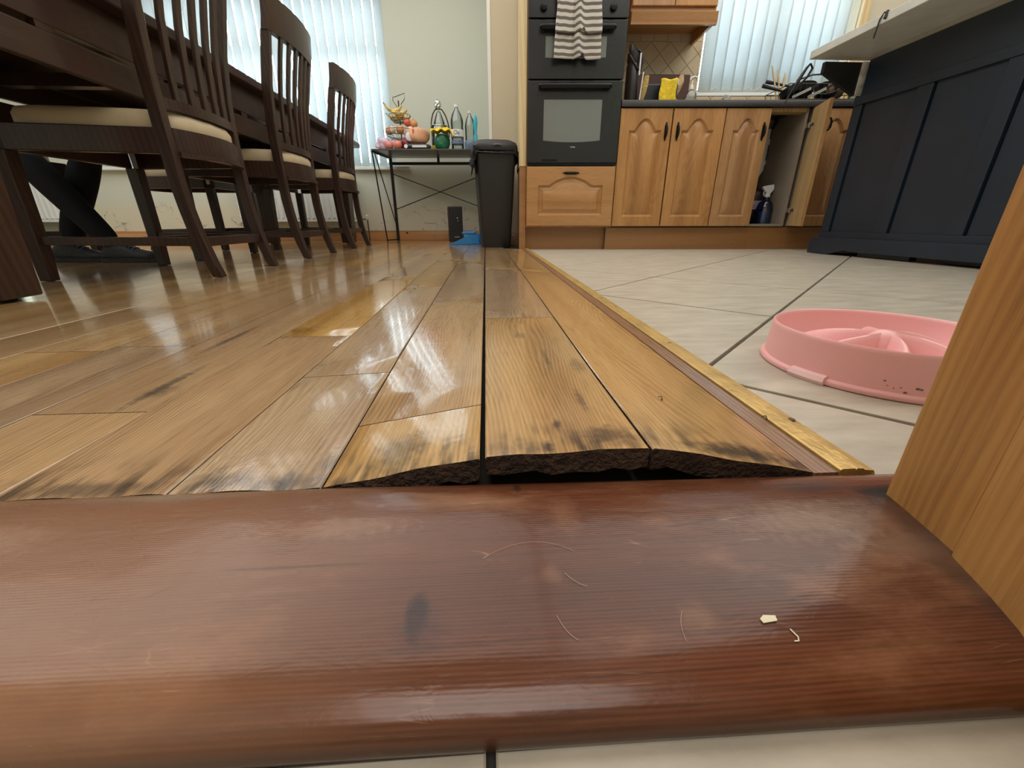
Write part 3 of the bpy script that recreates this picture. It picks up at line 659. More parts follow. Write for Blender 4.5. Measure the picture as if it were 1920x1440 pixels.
def blind(lab, kl, kr, ky, zb, zt, sp, sw, ang, chain, group):
    t = kthing('vertical_blind', lab, 'blind', (kl + kr) / 2, ky, zb)
    n = int((kr - kl) / sp); proto = None
    mb = MB()
    def f(u, v):
        a = (u - .5) * sw; c = .006 * (1 - (2 * u - 1) ** 2)
        return (a * cos(ang) - c * sin(ang), a * sin(ang) + c * cos(ang), v * (zt - zb))
    for k in range(n):
        x = kl + sp * (k + .5) - (kl + kr) / 2 + ((kr - kl) - n * sp) / 2
        if proto is None:
            mb.grid(f, 6, 1); proto = mb.build('slat', M['blind'], t, smooth=True, solid=.0006, loc=(x, 0, 0)); o = proto
        else:
            o = proto.copy(); COL.objects.link(o); o.location = (x, 0, 0)
        o.rotation_euler = (0, 0, random.uniform(-.02, .02)); o.parent = t
    MB().box((kl - (kl + kr) / 2, -.02, zt - zb), (kr - (kl + kr) / 2, .02, zt - zb + .035)).build('head_rail', M['white'], t, bevel=.003)
    if chain:
        c = MB()
        for k in range(n - 1):
            x = kl + sp * (k + .5) - (kl + kr) / 2 + ((kr - kl) - n * sp) / 2
            c.tube([(x + sp * q / 6, -.006, .035 - .02 * sin(pi * q / 6)) for q in range(7)], .0012, 5)
        c.build('chain', M['white'], t)
    return t
blind('white vertical blinds turned half open at the right end of the dining window', -2.56, WR - .005, FARY + .055, WB + .006, WT - .04, .0890, .089, radians(-17), False, None)
blind('white vertical blinds turned nearly shut at the left end of the dining window', WL + .005, -2.57, FARY + .055, WB + .006, WT - .04, .0880, .089, radians(28), False, None)
blind('nearly closed white vertical blinds over the kitchen window', KL + .005, KR - .005, KITY + .05, KB + .012, KT - .04, .0845, .089, radians(-16), True, None)

# ---- wall tiles over the worktop (children of the kitchen wall; wall object shares the skewed frame)
bk = MB().box((.72, KITY - .006, .90), (KL - .002, KITY - .0005, 1.50)).box((KL - .002, KITY - .006, .90), (3.3, KITY - .0005, KB - .025)).build('tile_backing', M['wgrout'], kw)
bk.matrix_parent_inverse = Matrix.Identity(4)
def clip_rect(p, x0, x1, z0, z1):
    p = clip(p, -1, 0, -x0); p = p and clip(p, 1, 0, x1); p = p and clip(p, 0, -1, -z0); p = p and clip(p, 0, 1, z1); return p
TW = .0985
k = 0; x = .765 - .1
while x < KL:
    p = clip_rect([(x + .0012, 1.394), (x + .0965, 1.394), (x + .0965, 1.49), (x + .0012, 1.49)], .72, KL - .004, 1.39, 1.5)
    if p and parea(p) > 1e-4: MB().champoly(p, KITY - .006, KITY - .0105, .0008, 'Y').build('tile', M['wtile'], kw)
    x += .0978
dg = .141
for a in range(-14, 30):
    for b in range(-2, 26):
        cx = 1.038 + dg * (a / 2); cz = 1.251 + dg * (b / 2 - 4)
        if (a + b) % 2: continue
        cz += dg / 2
        h = dg / 2 - .0017
        for (x0, x1, z0, z1) in ((.722, KL - .004, .90, 1.392), (KL - .004, 3.25, .90, KB - .027)):
            p = clip_rect([(cx - h, cz), (cx, cz - h), (cx + h, cz), (cx, cz + h)], x0, x1, z0, z1)
            if p and len(p) > 2 and parea(p) > 1.5e-4: MB().champoly(p, KITY - .006, KITY - .0105, .0008, 'Y').build('tile', M['wtile'], kw)

# ------------------------------------------------------------------ THRESHOLD AND DOOR FRAME
prof = [(.0995, -.0068), (.0978, -.001), (.0990, .0045), (.1035, .0095), (.1110, .0130), (.120, .0155), (.135, .0172), (.155, .0180), (.175, .0182), (.195, .0179), (.212, .0170), (.228, .0150), (.241, .0122), (.251, .0088), (.2585, .0048), (.2620, .0), (.2622, -.016)]
def thr(u, v):
    x = -.66 + 1.12 * u; k = v * (len(prof) - 1); i = min(int(k), len(prof) - 2); t = k - i
    y = prof[i][0] * (1 - t) + prof[i + 1][0] * t; z = prof[i][1] * (1 - t) + prof[i + 1][1] * t
    s = 1 if .1 < y < .26 else 0
    z += s * .0003 * sin(x * 13 + 1) * sin(y * 40)
    if y > .2: y -= .022 * max(0, x + .10) * min(1, (y - .2) / .04)
    y -= .008 * (x + .66) / 1.12 * max(0, (.2 - y) / .1) if y < .2 else 0
    return (x, y, z)
mb = MB(); mb.grid(thr, 60, 48)
mb.prism([(.100, -.0068), (.2622, -.016), (.100, -.016)], -.66, .46, 'X')
tag(mb.build('threshold', M['threshold'], smooth=60), 'worn red-brown stained wooden threshold with a dark knot across the doorway', 'threshold')
# pine lining on the right
fx = [(.2795, .2200), (.2395, .113), (.200, .0), (.43, .0), (.43, .235), (.305, .235)]
fr = thing('door_1', 'varnished pine door frame standing on the right end of the threshold', 'door frame'); fr['kind'] = 'structure'
MB().prism([(.2685, .2125), (.2560, .158), (.300, .158), (.300, .2130)], -.010, 2.06, 'Z').build('frame_upright', M['frame_pine'], fr, bevel=.0015)
MB().prism([(.2526, .1578), (.2385, .113), (.185, -.03), (.429, -.03), (.429, .238), (.3003, .238), (.3003, .1578)], -.010, 2.06, 'Z').build('door_stop', M['frame_pine'], fr, bevel=.003)
# (the left upright stands outside the picture)
MB().box((-.70, -.03, -.010), (-.61, .238, 2.06)).build('frame_upright', M['frame_pine'], fr, bevel=.0015)
MB().box((-.61, -.03, 2.0), (.27, .238, 2.06)).build('frame_head', M['frame_pine'], fr)
# pale hairs and crumbs lying on the threshold
def thz(y):
    for (a, p), (b, q) in zip(prof, prof[1:]):
        if a <= y <= b: return p + (q - p) * (y - a) / (b - a)
    return .018
def hair(pts, lab, r=.00009):
    n = 10; P = []
    for k in range(n + 1):
        t = k / n; x = (1 - t) ** 2 * pts[0][0] + 2 * t * (1 - t) * pts[1][0] + t * t * pts[2][0]; y = (1 - t) ** 2 * pts[0][1] + 2 * t * (1 - t) * pts[1][1] + t * t * pts[2][1]
        P.append((x, y, thz(y) + .0007))
    tag(MB().tube(P, r, 5).build('pet_hair', M['hair_strand']), lab, 'hair', 'pale pet hairs shed on the threshold')
hair([(.037, .1575), (.042, .150), (.047, .149)], 'pale hair curving near the middle of the threshold top')
hair([(.029, .134), (.032, .125), (.037, .1225)], 'short pale hair left of centre near the threshold front edge')
hair([(.089, .133), (.084, .126), (.085, .119)], 'upright curved pale hair right of centre on the threshold')
hair([(-.075, .113), (-.096, .109), (-.098, .099)], 'long pale hair drooping over the threshold front edge')
hair([(-.006, .17), (.022, .19), (.045, .172)], 'faint pale hair beside the worn patch on the threshold', .00006)
mb = MB().add([(.124, .1248, .0170), (.131, .1254, .0172), (.1315, .1278, .0174), (.126, .1284, .0174), (.1235, .1268, .0172)], [(0, 1, 2, 3, 4)])
tag(mb.build('paint_flake', M['flake'], solid=.0006), 'small cream paint flake near the right front of the threshold', 'flake')
tag(MB().tube([(.1345, .1215, .0166), (.1358, .1180, .0162), (.1350, .1163, .0160), (.1330, .1163, .0160)], .00035, 6).build('paint_flake', M['flake']), 'tiny hook-shaped white crumb in front of the paint flake', 'flake')
# flat specks lying on the boards
for (x, y, lab) in ((.178, .372, 'dark crumb on the raised right-hand board'), (.276, .345, 'dark curled crumb against the gold edging')):
    z = hgt(x, y) + (.003 if x > .26 else 0.0012)
    tag(MB().tube([(x, y, z), (x + .001, y + .004, z + .002), (x - .002, y + .006, z + .001)], [.0010, .0007, .0004], 5).build('crumb', M['copper']), lab, 'crumb')

# ------------------------------------------------------------------ DINING TABLE AND CHAIRS
DW, DX = M['dark_wood'], M['dark_wood_x']
tb = thing('dining_table', 'long dark mahogany-stained dining table with slotted apron beside the row of chairs', 'table', (-1.585, 2.58, 0))
def TL(x, y, z): return (x + 1.585, y - 2.58, z)
mb = MB().box(TL(-2.085, .96, .785), TL(-1.085, 4.16, .82)); mb.build('tabletop', DX, tb, bevel=.004)
for side, lab in ((-1, 0), (1, 0)):
    xo = .445 * -side; xi = xo + side * .022
    a, b = min(xo, xi), max(xo, xi)
    MB().box((a, -1.42, .672), (b, 1.42, .785)).build('apron', DX, tb, bevel=.002)
    MB().box((a, -1.42, .575), (b, 1.42, .655)).build('apron_board', DX, tb, bevel=.003)
    for k, yy in enumerate([-1.20, -.80, -.25, .3, .85, 1.3]):
        MB().box((a + .001, yy, .655), (b - .001, yy + .05, .672)).build('spacer_block', DX, tb)
    x2 = xo + side * .08
    MB().box((min(x2, x2 + side * .03), -1.42, .745), (max(x2, x2 + side * .03), 1.42, .785)).build('extension_rail', DX, tb)
for yy in (-1.42, 1.395):
    MB().box((-.42, yy, .60), (.42, yy + .025, .785)).build('end_apron', DX, tb, bevel=.002)
for yy in (-.5, .45):
    MB().box((-.36, yy, .70), (.36, yy + .05, .745)).build('cross_rail', DX, tb)
for x in (.290, -.390):
    for y in (-1.50, 1.37):
        MB().sweep([(x + .05, y + .05, .008), (x + .05, y + .05, .784)], [(.10, .10), (.16, .16)]).build('leg', DW, tb, bevel=.005)
        MB().lathe([(.022, 0), (.022, .009)], 12, (x + .05, y + .05, 0)).build('glide', M['black_iron'], tb)

# ---- chair: local +x is the back, local -x faces the table; origin on the floor between the rear feet
FRX = [(0, -.022), (.05, -.038), (.10, -.051), (.16, -.064), (.23, -.073), (.30, -.079), (.47, -.082), (.56, -.081), (.64, -.078), (.79, -.062), (.92, -.034), (1.03, -.006), (1.12, 0.006)]
def frx(z): return lerp1(FRX, z)
def make_chair(lab, grp):
    t = thing('dining_chair', lab, 'chair', (0, 0, 0), 0, grp)
    def hw(z): return .204 if z < .55 else .204 + (z - .55) / .57 * .028
    def sw(z): return .041 if z < .9 else .041 - (z - .9) * .04
    for s in (-1, 1):
        zs = [0, .05, .10, .16, .23, .30, .38, .47, .56, .64, .72, .79, .86, .92, .98, 1.0]
        MB().sweep([(frx(z) + sw(z) / 2, s * hw(z), z) for z in zs], [(sw(z) if z > .05 else .036, .031) for z in zs]).build('rear_leg', DW, t, smooth=35, bevel=.003)
        MB().sweep([(-.535 + .004, s * .27, 0), (-.528, s * .266, .10), (-.522, s * .258, .40)], [(.036, .036), (.042, .042), (.046, .046)]).build('front_leg', DW, t, bevel=.003)
        MB().lathe([(.010, -.001), (.012, .003)], 8, (-.53, s * .27, 0)).build('glide', M['black_iron'], t)
        MB().beam((-.065, s * .204, .455 - .02), (-.50, s * .262, .435), .026, .075).build('seat_rail', DW, t, bevel=.003)
        MB().beam((-.055, s * .204, .122), (-.512, s * .262, .130), .022, .028).build('side_stretcher', DW, t, bevel=.002)
    def bow(y, w_, d=.028): return d * (1 - (y / w_) ** 2)
    def rail(z0, z1, d, th, wd, xo=0, n=14):
        mb = MB()
        def P(u, v, side):
            y = -wd + 2 * wd * u; z = z0 + (z1 - z0) * v
            return (frx(z) + bow(y, wd, d) + (th if side else 0) + xo, y, z)
        nv = 3 if z1 - z0 > .1 else 1
        mb.grid(lambda u, v: P(u, v, 0), n, nv); mb.grid(lambda u, v: P(u, v, 1), n, nv)
        b = [P(u / n, 0, 0) for u in range(n + 1)] + [P(u / n, 0, 1) for u in range(n + 1)]
        mb.add(b, [(k, k + 1, n + 2 + k, n + 1 + k) for k in range(n)])
        b = [P(u / n, 1, 0) for u in range(n + 1)] + [P(u / n, 1, 1) for u in range(n + 1)]
        mb.add(b, [(k, k + 1, n + 2 + k, n + 1 + k) for k in range(n)])
        for u in (0, 1):
            b = [P(u, v / nv, 0) for v in range(nv + 1)] + [P(u, v / nv, 1) for v in range(nv + 1)]
            mb.add(b, [(k, k + 1, nv + 2 + k, nv + 1 + k) for k in range(nv)])
        return mb
    rail(.995, 1.13, .030, .030, .247, .006).build('top_rail', DW, t, smooth=35, bevel=.003)
    rail(.528, .560, .030, .026, .198, .012).build('lower_rail', DW, t, smooth=35, bevel=.002)
    for k in range(5):
        y = (-2 + k) * .067
        zs = [.548, .62, .70, .78, .86, .94, 1.0]
        MB().sweep([(frx(z) + .026 + bow(y, .22, .030), y * (1 + (z - .55) * .12), z) for z in zs], [(.014, .026)] * 7).build('slat', DW, t, smooth=35, bevel=.002)
    # seat frame: bowed back rail with a lip, straight front rail
    rail(.405, .475, .045, .022, .19, .02).build('back_seat_rail', DW, t, smooth=35, bevel=.002)
    rail(.392, .405, .050, .030, .19, .02).build('moulding', DW, t, smooth=35)
    MB().box((-.545, -.245, .400), (-.520, .245, .472)).build('front_seat_rail', DW, t, bevel=.003)
    MB().box((-.052, -.19, .105), (-.028, .19, .138)).build('rear_stretcher', DW, t, bevel=.002)
    MB().box((-.30, -.24, .115), (-.278, .24, .137)).build('cross_stretcher', DW, t, bevel=.002)
    # cushion
    ol = []
    for k in range(40):
        a = 2 * pi * k / 40; c, s_ = cos(a), sin(a)
        e = .35
        x = (abs(c) ** e) * (1 if c > 0 else -1); y = (abs(s_) ** e) * (1 if s_ > 0 else -1)
        X = -.275 + x * .235; wv_ = .232 + (-.275 - X) * .13
        ol.append((X + (.028 * (1 - y * y) if x > 0 else 0), y * wv_))
    mb = MB(); rings = [(.455, .97), (.475, 1.0), (.505, 1.0), (.522, .965), (.530, .85), (.532, .5)]
    vs = [(-.275 + (px + .275) * s_, py * s_, z) for z, s_ in rings for px, py in ol] + [(-.275, 0, .532)]
    fs = [(r * 40 + k, r * 40 + (k + 1) % 40, r * 40 + 40 + (k + 1) % 40, r * 40 + 40 + k) for r in range(5) for k in range(40)] + [(200 + k, 200 + (k + 1) % 40, 240) for k in range(40)] + [tuple(range(40))[::-1]]
    mb.add(vs, fs).build('seat_cushion', M['cushion'], t, smooth=50)
    return t
CG = 'dark slat-back dining chairs round the table'
ch0 = make_chair('nearest dark slat-back dining chair with cream cushion, its top cut off by the frame', CG)
ch0.location = (-.98, 1.80, 0)
spots = [(-.98, 2.60, 0, 'middle dark slat-back dining chair of the near row, cream cushion'),
         (-.985, 3.47, 0, 'farthest dark slat-back dining chair of the near row, beside the console table'),
         (-2.37, 3.40, pi, 'dark dining chair tucked under the far side of the table, next to the radiator'),
         (-2.74, 2.30, pi, 'dark dining chair the seated person occupies behind the table')]
for x, y, r, lab in spots:
    c = copy_tree(ch0); c.location = (x, y, 0); c.rotation_euler = (0, 0, r); c['label'] = lab

# ---- seated person behind the table: one skinned body, feet crossed under the table
def skin_body():
    V = []; Ed = []; Rd = []
    def a(p, r, par=None):
        V.append(p); Rd.append(r); i = len(V) - 1
        if par is not None: Ed.append((par, i))
        return i
    pel = a((-2.70, 2.32, .62), .15)
    sp1 = a((-2.72, 2.34, .80), (.12, .15), pel); sp2 = a((-2.72, 2.34, 1.0), (.12, .18), sp1); nk = a((-2.69, 2.34, 1.16), (.055, .055), sp2)
    hd1 = a((-2.67, 2.34, 1.24), (.07, .065), nk); hd2 = a((-2.66, 2.34, 1.33), (.095, .078), hd1); hd3 = a((-2.67, 2.34, 1.42), (.07, .065), hd2)
    for s, knee, ank, toe, heel in ((-1, (-2.17, 2.26, .535), (-1.90, 2.27, .125), None, None), (1, (-1.95, 2.42, .535), (-2.12, 2.34, .12), None, None)):
        h = a((-2.60, 2.32 + s * .10, .60), (.095, .095), pel); k = a(knee, (.062, .062), h)
        cf = a(tuple(knee[i] * .6 + ank[i] * .4 for i in range(3)), (.066, .066), k)
        an = a(ank, (.052, .052), cf); a((ank[0] + .02, ank[1], .085), (.045, .045), an)
    for s in (-1, 1):
        sh = a((-2.70, 2.34 + s * .19, 1.08), (.055, .055), sp2); el = a((-2.58, 2.34 + s * .24, .84), (.042, .042), sh)
        wr = a((-2.34, 2.34 + s * .12, .862), (.027, .027), el); hn = a((-2.25, 2.34 + s * .10, .855), (.035, .018), wr)
        for q in range(4):
            y = 2.34 + s * (.10 + (q - 1.5) * .019); f = a((-2.195 + .004 * (q in (1, 2)), y, .848), .009, hn); a((-2.155 + .006 * (q in (1, 2)), y, .836), .0075, f)
        th_ = a((-2.27, 2.34 + s * .062, .85), .010, hn); a((-2.235, 2.34 + s * .045, .843), .009, th_)
    me = bpy.data.meshes.new('body'); me.from_pydata(V, Ed, []); o = bpy.data.objects.new('person', me); COL.objects.link(o)
    me.materials.append(M['denim']); me.materials.append(M['skin'])
    sk = o.modifiers.new('skin', 'SKIN'); sk.use_smooth_shade = True
    for i, r in enumerate(Rd): me.skin_vertices[0].data[i].radius = r if isinstance(r, tuple) else (r, r)
    me.skin_vertices[0].data[0].use_root = True
    sb = o.modifiers.new('sub', 'SUBSURF'); sb.levels = 1; sb.render_levels = 2
    return o
per = tag(skin_body(), 'seated person behind the table in black trousers and dark trainers, ankles crossed', 'person')
# head details as child
MB().ball((-2.675, 2.34, 1.36), .098, 16, 10, (1.0, .88, 1.05)).build('face', M['skin'], per, smooth=True)
MB().ball((-2.69, 2.34, 1.395), .102, 16, 10, (1.0, .9, .85)).ball((-2.74, 2.34, 1.33), .075, 12, 8, (.8, 1, 1.2)).build('hair', M['hairm'], per, smooth=True)
for s in (-1, 1):
    MB().ball((-2.585, 2.34 + s * .032, 1.35), .010, 8, 6).build('eye', M['black_iron'], per, smooth=True)
    MB().ball((-2.675, 2.34 + s * .088, 1.345), .022, 8, 6, (.7, .4, 1.2)).build('ear', M['skin'], per, smooth=True)
MB().ball((-2.568, 2.34, 1.325), .014, 8, 6, (1, .7, 1.4)).build('nose', M['skin'], per, smooth=True)
MB().ball((-2.59, 2.34, 1.285), .018, 8, 6, (.5, 1.2, .3)).build('mouth', M['label_red'], per, smooth=True)
def shoe(ox, oy, rz, z, lift=0):
    """toe towards +x"""
    mb = MB(); st = [(-.135, .030, .062), (-.12, .037, .085), (-.06, .039, .105), (-.01, .040, .085), (.05, .046, .062), (.10, .046, .052), (.135, .036, .042), (.150, .012, .030)]
    n = 12; vs = []
    for x, hw_, h in st:
        for k in range(n):
            a = 2 * pi * k / n; vs.append((x, hw_ * cos(a), .022 + (h - .022) * max(0, sin(a)) + .016 * min(0, sin(a))))
    fs = [(i * n + k, i * n + (k + 1) % n, (i + 1) * n + (k + 1) % n, (i + 1) * n + k) for i in range(len(st) - 1) for k in range(n)] + [tuple(range(n))[::-1], tuple(range((len(st) - 1) * n, len(st) * n))]
    mb.add(vs, fs); rm = Matrix.Rotation(rz, 4, 'Z') @ Matrix.Rotation(lift, 4, 'Y')
    mb.v = [tuple(rm @ Vector(v) + Vector((ox, oy, z))) for v in mb.v]
    o = mb.build('shoe', M['shoe'], per, smooth=60, sub=1)
    m2 = MB(); ol = [(x, s * (hw_ + .003)) for s in (-1, 1) for x, hw_, h in (st if s < 0 else st[::-1])]
    m2.prism(ol, 0, .020); m2.v = [tuple(rm @ Vector(v) + Vector((ox, oy, z))) for v in m2.v]
    m2.build('sole', M['shoe_blue'] if lift else M['shoe'], o, smooth=40)
    m3 = MB()
    for q in range(4): m3.tube([(-.02 + q * .018, -.02, .088 - q * .008), (-.02 + q * .018, 0, .094 - q * .008), (-.02 + q * .018, .02, .088 - q * .008)], .003, 5)
    m3.v = [tuple(rm @ Vector(v) + Vector((ox, oy, z))) for v in m3.v]; m3.build('lace', M['shoe_blue'], o)
    return o
shoe(-1.80, 2.265, radians(-4), .0)
shoe(-2.08, 2.31, radians(-6), .0)

# ------------------------------------------------------------------ RADIATORS
def radiator(lab, kx, wdt, z0, z1):
    t = kthing('radiator', lab, 'radiator', kx, FARY - .11, z0, 'white radiators under the dining window')
    H = z1 - z0; mb = MB(); n = int(wdt / .05); pts = []
    for k in range(n):
        x = -wdt / 2 + wdt * k / n; d = wdt / n
        pts += [(x, -.006), (x + d * .15, -.018), (x + d * .55, -.018), (x + d * .7, -.006)]
    pts.append((wdt / 2, -.006)); poly = pts + [(wdt / 2, .0), (-wdt / 2, .0)]
    mb.prism(poly, .035, H - .035).build('ribbed_panel', M['white'], t, smooth=25)
    MB().box((-wdt / 2, -.010, 0), (wdt / 2, .004, .035)).build('bottom_edge', M['white'], t, bevel=.003)
    MB().box((-wdt / 2, -.012, H - .035), (wdt / 2, .06, H)).build('top_grille', M['white'], t, bevel=.003)
    for s in (-1, 1): MB().box((s * wdt / 2 - (.004 if s > 0 else 0), -.006, .01), (s * wdt / 2 + (0 if s > 0 else .004), .058, H - .01)).build('side_cover', M['white'], t, bevel=.002)
    for s in (-.3, .3): MB().box((s * wdt - .02, .0, .1), (s * wdt + .02, .105, H - .1)).build('bracket', M['white'], t)
    return t
rd = radiator('white ribbed radiator under the right end of the dining window', -2.14, 1.20, .185, .60)
radiator('white ribbed radiator at the far left, glimpsed between the table leg and the crossed legs', -4.80, .70, .185, .60)
t = kthing('radiator_valve', 'white thermostat valve on a thin dark pipe beside the radiator', 'valve', -1.46, FARY - .085, 0)
MB().tube([(0, 0, 0), (0, 0, .20)], .006, 8).build('pipe', M['copper'], t)
MB().lathe([(.010, .20), (.016, .21), (.016, .245), (.008, .25)], 12).build('valve_head', M['white'], t, smooth=True)
MB().tube([(0, 0, .205), (-.06, -.01, .21)], .005, 8).build('coupling', M['copper'], t)

# ------------------------------------------------------------------ CONSOLE TABLE (skewed frame, origin at kx -.75, ky 4.3)
ct = kthing('console_table', 'black metal console table with thin legs and crossed back braces', 'table', -.70, 4.28)
ZT = .772
MB().box((-.50, -.25, ZT - .010), (.52, .24, ZT)).build('tabletop', M['table_grey'], ct, bevel=.002)
SB = M['steel_black']
for s in (-1, 1):
    xs = -.455 if s < 0 else .48
    MB().box((xs - .012, .205, 0), (xs + .012, .23, ZT - .012)).build('back_leg', SB, ct)
    MB().beam((xs - .04, -.235, ZT - .014), (xs - .06 * (s < 0), .02, 0), .010, .010).build('front_leg', SB, ct)
    MB().beam((xs - .03, -.20, ZT - .02), (xs, .215, .12), .007, .007).build('side_brace', SB, ct)
    MB().beam((xs - .04, -.235, ZT - .018), (xs, .215, ZT - .018), .014, .012).build('side_rail', SB, ct)
    MB().beam((xs - .06 * (s < 0), .02, .012), (xs, .215, .012), .010, .010).build('foot_bar', SB, ct)
MB().box((-.455, .208, ZT - .072), (.48, .228, ZT - .048)).build('back_rail', SB, ct)
MB().box((.0, .208, ZT - .05), (.022, .228, ZT - .010)).build('strut', SB, ct)
MB().beam((-.445, .218, .62), (.47, .218, .30), .008, .008).build('cross_brace', SB, ct)
MB().beam((-.445, .212, .30), (.47, .212, .62), .008, .008).build('cross_brace', SB, ct)
MB().box((-.50, .235, ZT), (.52, .241, ZT + .012)).build('back_lip', SB, ct)

# ---- things on the console table
def con(name, lab, cat, x, y, grp=None, rz=0): return kthing(name, lab, cat, x, y, ZT, grp, rz)
GL = M['plastic_clear']
# tiered wire basket
t = con('fruit_basket', 'tiered bronze wire fruit basket with a looped handle at the console table left end', 'basket', -.97, 4.24)
W = M['wire']
MB().tube([(0, 0, .0), (0, 0, .40)], .006, 8).build('post', W, t)
MB().tube([(0, 0, .34), (.02, 0, .37), (.055, 0, .41), (.062, 0, .455), (-.02, 0, .43), (-.045, 0, .425), (-.048, 0, .40), (-.02, 0, .36), (0, 0, .34)], .0028, 6).build('handle', W, t)
def tier(z, r, h, name):
    mb = MB()
    for rr, zz in ((r, z + h), (r * .86, z + h * .45), (r * .6, z)):
        mb.tube([(rr * cos(2 * pi * k / 24), rr * sin(2 * pi * k / 24), zz) for k in range(24)], .0022, 5, closed=True)
    for k in range(12):
        a = 2 * pi * k / 12; mb.tube([(0, 0, z), (r * .6 * cos(a), r * .6 * sin(a), z), (r * .86 * cos(a), r * .86 * sin(a), z + h * .45), (r * cos(a), r * sin(a), z + h)], .0016, 5)
    mb.build('wire_tier', W, t)
tier(.10, .145, .07, 'a'); tier(.235, .095, .055, 'b')
MB().tube([(.10 * cos(2 * pi * k / 20), .10 * sin(2 * pi * k / 20), .003) for k in range(20)], .003, 5, closed=True).build('foot_ring', W, t)
def kf_fruit(name, lab, cat, x, y, z, r, mat, sc=(1, 1, 1), grp=None, stem=True):
    t = kthing(name, lab, cat, x, y, z, grp)
    MB().ball((0, 0, 0), r, 14, 9, sc).build('flesh', mat, t, smooth=True)
    if stem: MB().tube([(0, 0, r * sc[2] * .9), (.002, 0, r * sc[2] + .008)], .0018, 5).build('stem', M['copper'], t)
def banana(x, y, z, rz, lab, up=.03, L=.16):
    t = kthing('banana', lab, 'banana', x, y, z, 'bananas in the top basket tier', rz)
    n = 10; P = []; Rr = []
    for k in range(n + 1):
        u = k / n; a = (u - .5) * 1.9; P.append((L * .55 * sin(a), 0, up * (1 - cos(a)) * 2.2)); Rr.append(.004 + .013 * sin(pi * min(max(u * .9 + .05, 0), 1)) ** .6)
    MB().tube(P, Rr, 7).build('peel', M['banana'], t, smooth=True)
    MB().tube([P[0], (P[0][0] - .012, 0, P[0][2] + .012)], .004, 5).build('tip', M['copper'], t)
banana(-1.01, 4.20, ZT + .315, .3, 'upper left banana rising out of the top basket tier', .05)
banana(-.955, 4.175, ZT + .288, -.2, 'front banana lying across the rim of the top basket tier')
banana(-1.00, 4.22, ZT + .262, .1, 'banana lying low on the left of the top basket tier')
banana(-.95, 4.28, ZT + .275, .6, 'rear banana in the top basket tier')
kf_fruit('tomato', 'round red tomato on the upper right of the fruit basket', 'tomato', -.895, 4.18, ZT + .222, .030, M['tomato'])
kf_fruit('onion', 'brown onion leaning at the right rim of the fruit basket', 'onion', -.845, 4.20, ZT + .215, .038, M['onion'], (1, 1, .95))
kf_fruit('onion', 'brown onion at the left rim of the lower basket tier', 'onion', -1.065, 4.20, ZT + .165, .034, M['onion'])
kf_fruit('onion', 'brown onion in the middle of the lower basket tier', 'onion', -.955, 4.155, ZT + .165, .036, M['onion'])
kf_fruit('garlic_bulb', 'pale garlic bulb at the right of the lower basket tier', 'garlic', -.865, 4.16, ZT + .163, .028, M['garlic'])
kf_fruit('garlic_bulb', 'pale garlic bulb next to the basket post', 'garlic', -1.015, 4.13, ZT + .160, .026, M['garlic'])
# fruit and bags under the basket
kf_fruit('apple', 'pink-red apple at the front left of the console table', 'apple', -1.05, 4.09, ZT + .036, .036, M['apple'])
kf_fruit('apple', 'orange-red apple beside the dark red net bag', 'apple', -.975, 4.09, ZT + .038, .038, M['apple'])
def bag(name, lab, cat, x, y, z, sx, sy, sz, mat, amp=.18, seed=1, grp=None, parts=None):
    t = kthing(name, lab, cat, x, y, z, grp); rnd = random.Random(seed)
    ph = [rnd.uniform(0, 6) for _ in range(6)]
    def f(u, v):
        a = 2 * pi * u; b = pi * v - pi / 2
        q = 1 + amp * (sin(3 * a + ph[0]) * cos(b) * .4 + sin(5 * a + ph[1] + 3 * b) * .25 + sin(4 * b + ph[2] + 2 * a) * .3)
        cx = (abs(cos(b)) ** .6); sz_ = (abs(sin(b)) ** .8) * (1 if b > 0 else -1)
        return (sx / 2 * cx * cos(a) * q, sy / 2 * cx * sin(a) * q, sz / 2 + sz / 2 * sz_ * (q if b > 0 else 1))
    MB().grid(f, 28, 16).build('wrapping', mat, t, smooth=80)
    return t
bag('fruit_bag', 'mauve patterned bag of fruit at the far left of the console table', 'bag', -1.115, 4.13, ZT, .13, .10, .095, M['petal'], .25, 3)
bag('net_bag', 'dark red net bag between the apples and the bread tray', 'bag', -.905, 4.13, ZT, .085, .09, .10, M['plum'], .22, 5)
bag('fruit_bag', 'mauve bag lying behind the pink-red apple', 'bag', -1.015, 4.19, ZT, .10, .08, .085, M['petal'], .3, 9)
t = bag('food_tray', 'dark grey wrapped food tray with a white label lying under the bread', 'tray', -.805, 4.12, ZT, .235, .15, .05, M['dark_pack'], .08, 11)
MB().box((-.035, -.079, .012), (.09, -.0745, .030)).build('label', M['label_white'], t)
MB().lathe([(.0001, .002), (.016, .001), (.016, 0)], 14).build('round_label', M['label_white'], t, loc=(-.09, -.072, .022)).rotation_euler = (radians(80), 0, 0)
t = bag('bread_roll_pack', 'plump peach-coloured wrapped loaf on the dark tray', 'bread', -.80, 4.12, ZT + .047, .205, .14, .125, M['bread'], .12, 2)
MB().ball((0, 0, 0), .035, 14, 8, (1, .3, 1)).build('printed_patch', M['label_white'], t, loc=(-.062, -.048, .05))
MB().box((-.03, -.068, .055), (-.018, -.058, .105)).build('red_stripe', M['label_red'], t)
